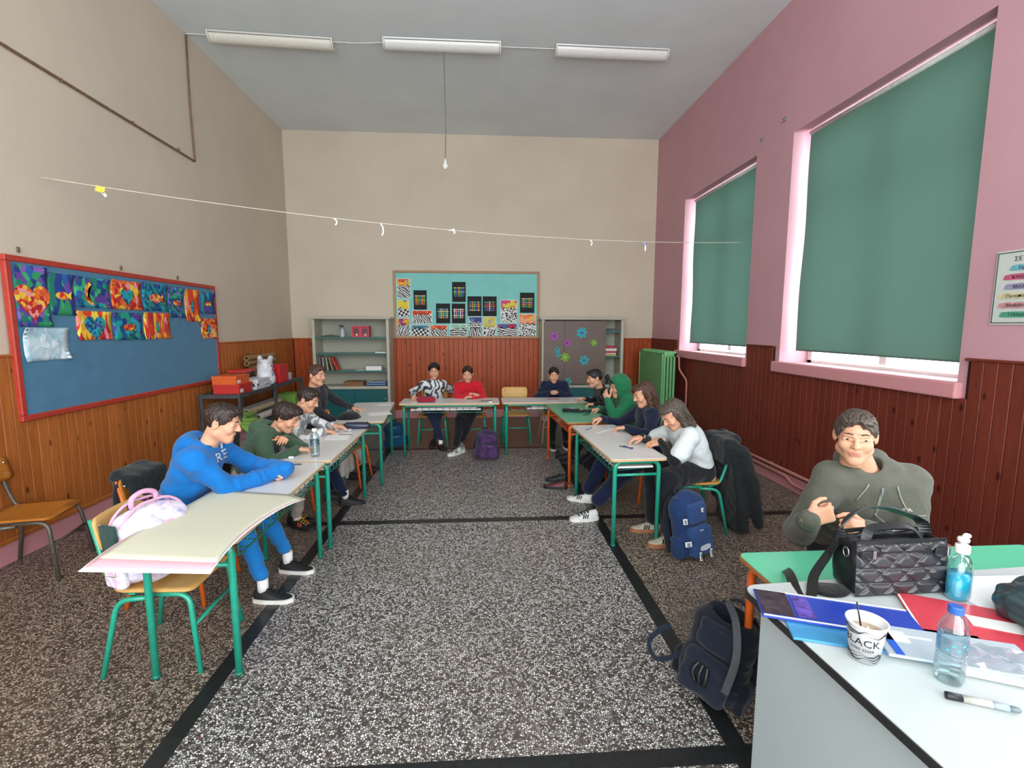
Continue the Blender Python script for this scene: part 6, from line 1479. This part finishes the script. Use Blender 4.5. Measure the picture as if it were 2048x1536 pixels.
# ------------------------------------------------------------------ bags and draped jackets
def body_mesh(f, name, mats, parent, fold=0., mi=None, seed=0):
    if fold: f.fold(fold, 1.3, seed)
    V, F = f.mesh(); return fmesh(name, V, F, mats, parent, mi)
def xf(R, o): return lambda p: Vector(np.array(R)@np.array(p, float)+np.array(o))
def backpack(lab, loc, rz, w, d, h, mats, tilt=(0, 0), pocket=True, open_top=False, straps=True, name='backpack', cat='backpack', vx=.008, straps_to=None, trim=None, fold=.003, bulge=1.):
    """local: front faces -Y, back panel +Y, base z=0"""
    t = thing(name, lab, cat, loc, rz); t.rotation_euler = (tilt[0], tilt[1], rz)
    mb, mp, ms = mats
    f = Field((-w*.75, -d*1.15, -.03), (w*.75, d*.8, h*1.12), vx)
    f.box((0, 0, h*.46), (w*.47, d*.36, h*.44), min(w, d)*.3, k=.02); f.ell((0, 0, h*.72), (w*.46*bulge, d*.42, h*.28), k=.03); f.ell((0, -.01, h*.25), (w*.5, d*.45, h*.24), k=.03)
    if open_top: f.ell((.0, -.02, h*1.0), (w*.3, d*.22, h*.3), k=.02, op='-')
    body_mesh(f, 'bag_body', mb, t, fold, None, w*9)
    if pocket:
        f = Field((-w*.6, -d*1.1, -.03), (w*.6, 0, h), vx); f.box((0, -d*.42, h*.27), (w*.36, d*.16, h*.22), d*.14, k=.02); pk = body_mesh(f, 'front_pocket', mp, t, fold, None, 3)
        f = Field((-w*.6, -d*1.1, -.03), (w*.6, 0, h), vx); f.box((0, -d*.36, h*.68), (w*.30, d*.12, h*.15), d*.11, k=.02); body_mesh(f, 'upper_pocket', mp, t, fold, None, 5)
        for nm, zz, ww, yy in (('zip', h*.44, w*.33, -d*.56), ('zip', h*.78, w*.27, -d*.46)):
            b = nb(); tube(b, spline([(-ww, yy+.045, zz-.05), (-ww*.85, yy+.012, zz-.008), (0, yy, zz), (ww*.85, yy+.012, zz-.008), (ww, yy+.045, zz-.05)], 5), .0045, 6); obj(nm, b, trim or ms, t)
    for s in (-1, 1):
        f = Field((s*w*.52-.06, -d*.5, .0), (s*w*.52+.06, d*.5, h*.5), vx); f.box((s*w*.49, .0, h*.2), (.022, d*.24, h*.16), .02, k=.01); body_mesh(f, 'side_pocket', mb, t, fold)
    b = nb(); tube(b, spline([(-.04, d*.3, h*.9), (-.038, d*.3, h*.99), (0, d*.3, h*1.03), (.038, d*.3, h*.99), (.04, d*.3, h*.9)], 5), .009, 8); obj('grab_handle', b, ms, t)
    if straps:
        for s in (-1, 1):
            b = nb(); strip(b, spline([(s*.05, d*.36, h*.9), (s*.08, d*.55, h*.75), (s*.1, d*.6, h*.5), (s*.12, d*.5, h*.25), (s*.13, d*.38, h*.08)], 6), (0, 1, 0), .055, .014); obj('shoulder_strap', b, ms, t)
    return t
mNvB, mNvP = cloth('navy_backpack_fabric', '1c3560'), cloth('mid_navy_backpack_fabric', '274677'); mStrN = cloth('dark_strap_webbing', '16202f')
t = backpack('navy blue backpack standing by the white shirted pupil, with light buckles', (1.535, 3.26, 0), .45, .30, .21, .48, ([mNvB], [mNvP], [mStrN]), (-.16, -.05), trim=M_('pale_reflective_zip', 'b4bcc4', .4))
b = nb(); prism(b, [(p[0]*.05, p[1]*.022) for p in [(-1, -.6), (0, -.9), (1, -.5), (1, .6), (.5, .9), (-.6, .8), (-1, .4)]], -.002, .002, 0, Matrix.Rotation(H2, 4, 'X')); obj('stitched_patch', b, M_('patch_white', 'c6ccd6', .6), t, loc=(0, -.128, .09))
for x, z, w_, h_ in ((-.145, .30, .03, .04), (-.14, .14, .045, .035), (-.05, .035, .022, .06), (.06, .035, .022, .06), (.03, .345, .022, .03)):
    b = nb(); bx(b, (0, 0, 0), (w_, .008, h_), .002); bx(b, (0, -.005, 0), (w_*.5, .004, h_*.7), 0, mi=1); obj('buckle', b, [mWhite, M_('buckle_grey', '7d8590', .5)], t, loc=(x, -.105 if abs(x) > .1 else (-.112 if z > .2 else -.12), z), rot=(0, 0, -.5 if x < -.1 else 0))
t = backpack('dark navy backpack lying open under the mint desk corner', (1.0, 1.93, .02), -.9, .29, .22, .42, ([cloth('ink_backpack_fabric', '0f1420')], [cloth('ink_pocket_fabric', '141b2a')], [cloth('grey_black_webbing', '2a2c30')]), (-.22, .16), open_top=True, fold=.0045)
b = nb(); strip(b, spline([(-.13, -.05, .12), (-.2, -.12, .06), (-.26, -.12, .10), (-.25, -.08, .16), (-.22, -.04, .2)], 6), (0, 1, .3), .022, .004); obj('loose_strap', b, mStrN, t)
b = nb(); strip(b, spline([(-.02, -.04, .44), (.05, -.10, .40), (.10, -.13, .28), (.10, -.13, .12)], 6), (.3, -1, 0), .03, .006); obj('zip_edge', b, M_('grey_zip_tape', '3c4045', .7), t)
b = nb()
for k in range(3): tube(b, spline([(-.03+.02*k, -.125, .17), (-.04+.03*k, -.14, .13), (-.02+.02*k, -.135, .09)], 5), .009, 7)
obj('key_fob_tassel', b, mBlack, t)
# pastel tie dye backpack on the front chair
tt = NT('pastel_tie_dye'); v = tt.coord(); n1 = tt.noise(v, 7, 4, .6, 2.2)
tt.col(tt.ramp(n1, [(.3, lin('8fa6c8')), (.42, lin('cfc4dc')), (.52, lin('e8e2ec')), (.62, lin('d9a8cc')), (.72, lin('b7cfe0'))])); tt.set(Roughness=.7); tt.bump(tt.noise(v, 30, 3), .4, .006); mTie = tt.m
mPkTrim = M_('pink_piping', 'd6a0bc', .5)
t = backpack('pastel pink and lilac tie dye school backpack standing on the foreground chair', (-1.64, 2.415, .42), H2-.35, .36, .25, .365, ([mTie], [mTie], [M_('plum_webbing', '5a3450', .7)]), (-.02, 0), trim=mPkTrim, straps=False, bulge=1.02, fold=.003)
for yy in (-.03, .05):
    b = nb(); tube(b, spline([(-.165, yy, .09), (-.172, yy, .22), (-.145, yy, .315), (-.08, yy, .372), (0, yy, .382), (.08, yy, .372), (.145, yy, .315), (.172, yy, .22), (.165, yy, .09)], 5), .007, 7); obj('pink_piping', b, mPkTrim, t)
b = nb(); tube(b, spline([(-.06, .03, .355), (-.055, .03, .40), (0, .03, .42), (.055, .03, .40), (.06, .03, .355)], 6), .013, 8); obj('top_handle', b, mPkTrim, t)
b = nb(); bx(b, (-.188, .01, .2), (.012, .10, .24), .01, 2); obj('dark_side_mesh', b, cloth('dark_teal_mesh', '24403e'), t)
b = nb(); bx(b, (-.196, .01, .12), (.006, .08, .08), .01, 2); obj('green_side_label', b, M_('moss_green', '4a6a3c', .7), t)
flat_poly('pocket_print', [(.06*math.cos(a), .17+.055*math.sin(a)) for a in np.linspace(0, 2*math.pi, 17)[:-1]], M_('sky_blue_print', '9cc4dc', .6, var=.2), t, -.165, .004)
backpack('purple floral backpack on the floor by the boy in red', (.06, 5.93, 0), .35, .30, .2, .38, ([cloth('purple_floral_fabric', '3a2c4a', .7)], [cloth('plum_floral_fabric', '4a2f58', .8)], [mStrN]), (-.15, .1), trim=M_('violet_trim', '7c5a90', .6), vx=.010)
backpack('dark blue backpack on the floor left of the back desk', (-1.16, 6.62, 0), .2, .30, .2, .36, ([cloth('deep_blue_fabric', '173a5c')], [cloth('deep_blue_pocket', '1b4a72')], [mStrN]), (-.1, -.12), trim=M_('pale_blue_trim', '9ab4c8', .5), vx=.010)
backpack('patterned red and white backpack leaning behind the boy in olive', (-2.28, 4.55, 0), .4, .3, .22, .72, ([cloth('red_grey_pattern', '5c4246', .8)], [cloth('grey_pattern', '6a5a58', .8)], [mStrN]), (-.1, 0), vx=.012)
backpack('black backpack on the floor under the green desk', (1.34, 5.05, 0), .8, .28, .18, .34, ([cBk], [cloth('wine_black_fabric', '2c1620')], [mStrN]), (-.1, 0), vx=.012)
# white garment hanging by the far left chair
f = Field((-.2, -.2, -.02), (.2, .2, .6), .009); f.box((0, 0, .30), (.025, .12, .24), .02, k=.02); f.ell((0, .05, .12), (.03, .06, .12), k=.02)
o = body_mesh(f, 'garment', cloth('white_grey_cloth', 'bdb8ae'), None, .006); o.location = (-1.42, 4.98, .06); tag(o, 'pale garment hanging beside the farthest left chair', 'garment')
# jackets over chair backs
def jacket(lab, loc, rz, mat, w=.42, h=.62, name='jacket', sl=True, bulk=1.):
    """local: chair back along X at z~.76, outside of the back is -Y"""
    t = thing(name, lab, 'jacket', loc, rz)
    f = Field((-.42, -.32, -.05), (.42, .22, .95), .0085)
    f.cap((-w*.36, -.0, .77), (w*.36, -.0, .77), .04, .04, .04)
    f.box((0, -.06, .77-h*.5), (w*.5, .028*bulk, h*.5), .026, [[1, 0, 0], [0, .985, .17], [0, -.17, .985]], k=.04)
    f.box((-.02, -.09, .77-h*.66), (w*.44, .03*bulk, h*.34), .028, k=.04)
    f.box((0, .05, .70), (w*.44, .022, .10), .02, k=.04)
    if sl:
        f.cap((-w*.46, -.06, .70), (-w*.5, -.15, .45), .06, .052, .03, wr=(.003, 60, 0, 1)); f.cap((-w*.5, -.15, .45), (-w*.5, -.21, .14), .052, .044, .03, wr=(.003, 60, 0, 1))
        f.cap((w*.5, -.03, .72), (w*.56, -.04, .45), .05, .045, .03); f.cap((w*.56, -.04, .45), (w*.5, -.06, .24), .045, .04, .03)
    f.cap((-.1, -.05, .78), (.1, -.05, .78), .05, .05, .03)
    body_mesh(f, 'shell', mat, t, .0035, None, loc[0])
    b = nb(); strip(b, spline([(-.02, -.135, .6), (0, -.15, .4), (-.03, -.15, .16)], 5), (0, 1, 0), .012, .004); obj('zip', b, M_('dull_zip', '3c4044', .5), t); return t
jacket('black jacket hanging over the chair behind the white shirted pupil', (1.99, 3.78, -.03), W_-.05, cloth('black_jacket_cloth', '1c1f22', .2, .25), .46, .72, bulk=1.4)
jacket('dark jacket over the chair back behind the boy in blue', (-2.10, 3.03, -.02), E_, cloth('dark_green_black_cloth', '171f21', .3), .34, .48, sl=False, bulk=.8)
jacket('black jacket over the chair back of the boy in olive', (-2.06, 3.88, 0), E_, cloth('black_padded_cloth', '141416', .3), .40, .45, sl=False, bulk=1.5)
# quilted black handbag
mQ = NT('quilted_black_leather'); mQ.col((.022, .021, .024)); mQ.set(Roughness=.42, Specular_IOR_Level=.6, Coat_Weight=.25, Coat_Roughness=.2); v = mQ.coord(); mQ.bump(mQ.noise(v, 220, 2), .1, .002); mQ = mQ.m
t = thing('handbag', 'black quilted handbag standing on the near table', 'handbag', (1.42, 1.52, ZT), .03)
BWd, BH, BD = .345, .18, .13; n1, n2 = 92, 60; V, F = [], []
def quilt(x, z):
    a = .0865; hrow = .0485
    u = x/a; r = z/hrow
    e1 = abs((r-round(r)))*hrow; q1 = (x*math.cos(.84)+z*math.sin(.84)); q2 = (x*math.cos(-.84)+z*math.sin(-.84)); pd = hrow*2*math.sin(.84)*.5*2/2
    per = a*math.cos(.84)
    e2 = abs(q1/per-round(q1/per))*per; e3 = abs(q2/per-round(q2/per))*per
    return min(1, min(e1, e2, e3*1.4)/.013)
for j in range(n2+1):
    for i in range(n1+1):
        u, w = i/n1-.5, j/n2; wd = BWd*(1-.04*w); x = u*wd; z = w*BH; pf = quilt(x, z); edge = min(1, (.5-abs(u))*BWd/.012, w*BH/.01, (1-w)*BH/.006)
        y = -BD/2*(1-.25*w)-.012*(1-(1-pf)**2)*max(0, edge)-.010*math.cos(u*math.pi)*math.sin(w*math.pi)
        V.append((x, y, z))
for j in range(n2):
    for i in range(n1): k = j*(n1+1)+i; F.append((k, k+1, k+n1+2, k+n1+1))
raw('quilted_front', V, F, mQ, t, True)
f = Field((-.22, -.12, -.03), (.22, .12, .26), .006); f.box((0, 0, BH*.5), (BWd*.492, BD*.45, BH*.5), .02, [[1, 0, 0], [0, 1, 0], [0, 0, 1]], k=.01); f.box((0, 0, BH+.02), (BWd*.45, BD*.30, .06), .02, k=.02, op='-')
body_mesh(f, 'bag_shell', M_('black_leather', '17181b', .35, var=.2), t, .003)
mLe = M_('black_leather_strap', '1c1e21', .4, var=.2)
b = nb()
for s in (-1, 1): strip(b, spline([(-BWd*.49, s*BD*.36, BH), (-BWd*.2, s*BD*.40, BH+.004), (BWd*.2, s*BD*.40, BH+.004), (BWd*.48, s*BD*.36, BH)], 5), (0, 1, 0), .014, .006)
obj('top_binding', b, mLe, t)
b = nb(); strip(b, spline([(-BWd*.46, .03, BH*.8), (-BWd*.44, .035, BH+.03), (-BWd*.25, .05, BH+.075), (0, .05, BH+.085), (BWd*.22, .045, BH+.065), (BWd*.42, .03, BH+.035), (BWd*.47, .02, BH*.8)], 8), (0, .55, 1), .038, .005); obj('carry_handle', b, mLe, t)
b = nb(); strip(b, spline([(-BWd*.3, -.01, BH-.02), (-BWd*.22, .0, BH+.028), (0, 0, BH+.036), (BWd*.22, 0, BH+.028), (BWd*.34, -.01, BH-.02)], 6), (0, -.4, 1), .03, .005); obj('carry_handle', b, mLe, t)
b = nb(); strip(b, spline([(-BWd*.5, .03, BH*.85), (-BWd*.55, .05, BH*.5), (-BWd*.72, .03, .03), (-BWd*.95, -.06, .006), (-BWd*1.02, -.04, -.004), (-BWd*.85, .09, -.0), (-BWd*.65, .21, -.045)], 8), [(-.6, 0, .8)]*49, .034, .005); obj('shoulder_strap', b, mLe, t)
f = Field((-.42, -.16, -.01), (-.1, .14, .16), .006); f.ell((-BWd*.66, -.02, .006), (.07, .045, .010), k=.03); body_mesh(f, 'draped_lining', cloth('black_lining', '111215', .3), t, .003)
for x, z in ((-.14, .15), (.13, .153)):
    b = nb(); bx(b, (0, 0, 0), (.055, .008, .022), .003); bx(b, (.018, -.005, 0), (.012, .006, .028), .002, mi=1); obj('side_tab', b, [mLe, mSteel], t, loc=(x, -BD/2-.004, z))
b = nb(); tube(b, [Vector((-BWd*.5-.006, -.02+.012*math.cos(a), .14+.016*math.sin(a))) for a in np.linspace(0, 2*math.pi, 17)[:-1]], .0022, 6, closed=True); obj('ring', b, mSteel, t)
# crumpled dark leather jacket at the right edge
t = thing('jacket', 'crumpled dark teal leather jacket at the right end of the near table', 'jacket', (1.80, 1.20, ZT))
f = Field((-.32, -.32, -.02), (.36, .3, .2), .0065); f.ell((.02, .05, .05), (.22, .15, .085), k=.04); f.cap((-.2, -.02, .03), (.1, -.17, .03), .038, .042, .03, wr=(.006, 90, 0, 1)); f.cap((-.15, .1, .05), (.15, .12, .09), .05, .06, .04, wr=(.006, 70, 0, 1)); f.cap((-.2, -.08, .02), (.05, -.22, .02), .02, .022, .01)
f.fold(.006, 1.6, 2.); f.plane((0, 0, .001), (0, 0, -1)); V_, F_ = f.mesh(); fmesh('leather_shell', V_, F_, M_('teal_black_leather', '20343a', .32, var=.3, vscale=14, coat=.3), t)
f = Field((-.2, -.2, -.02), (.2, .2, .4), .009); f.ell((0, 0, .15), (.15, .16, .16), k=.03); f.ell((.03, .02, .26), (.11, .12, .08), k=.04); f.box((0, 0, .06), (.13, .14, .06), .05, k=.03)
o = body_mesh(f, 'rolled_coat', cloth('charcoal_padded_cloth', '1d1e24', .3), None, .005); o.location = (-1.42, 5.14, .425); tag(o, 'dark padded coat bundled on the orange plywood chair', 'coat')
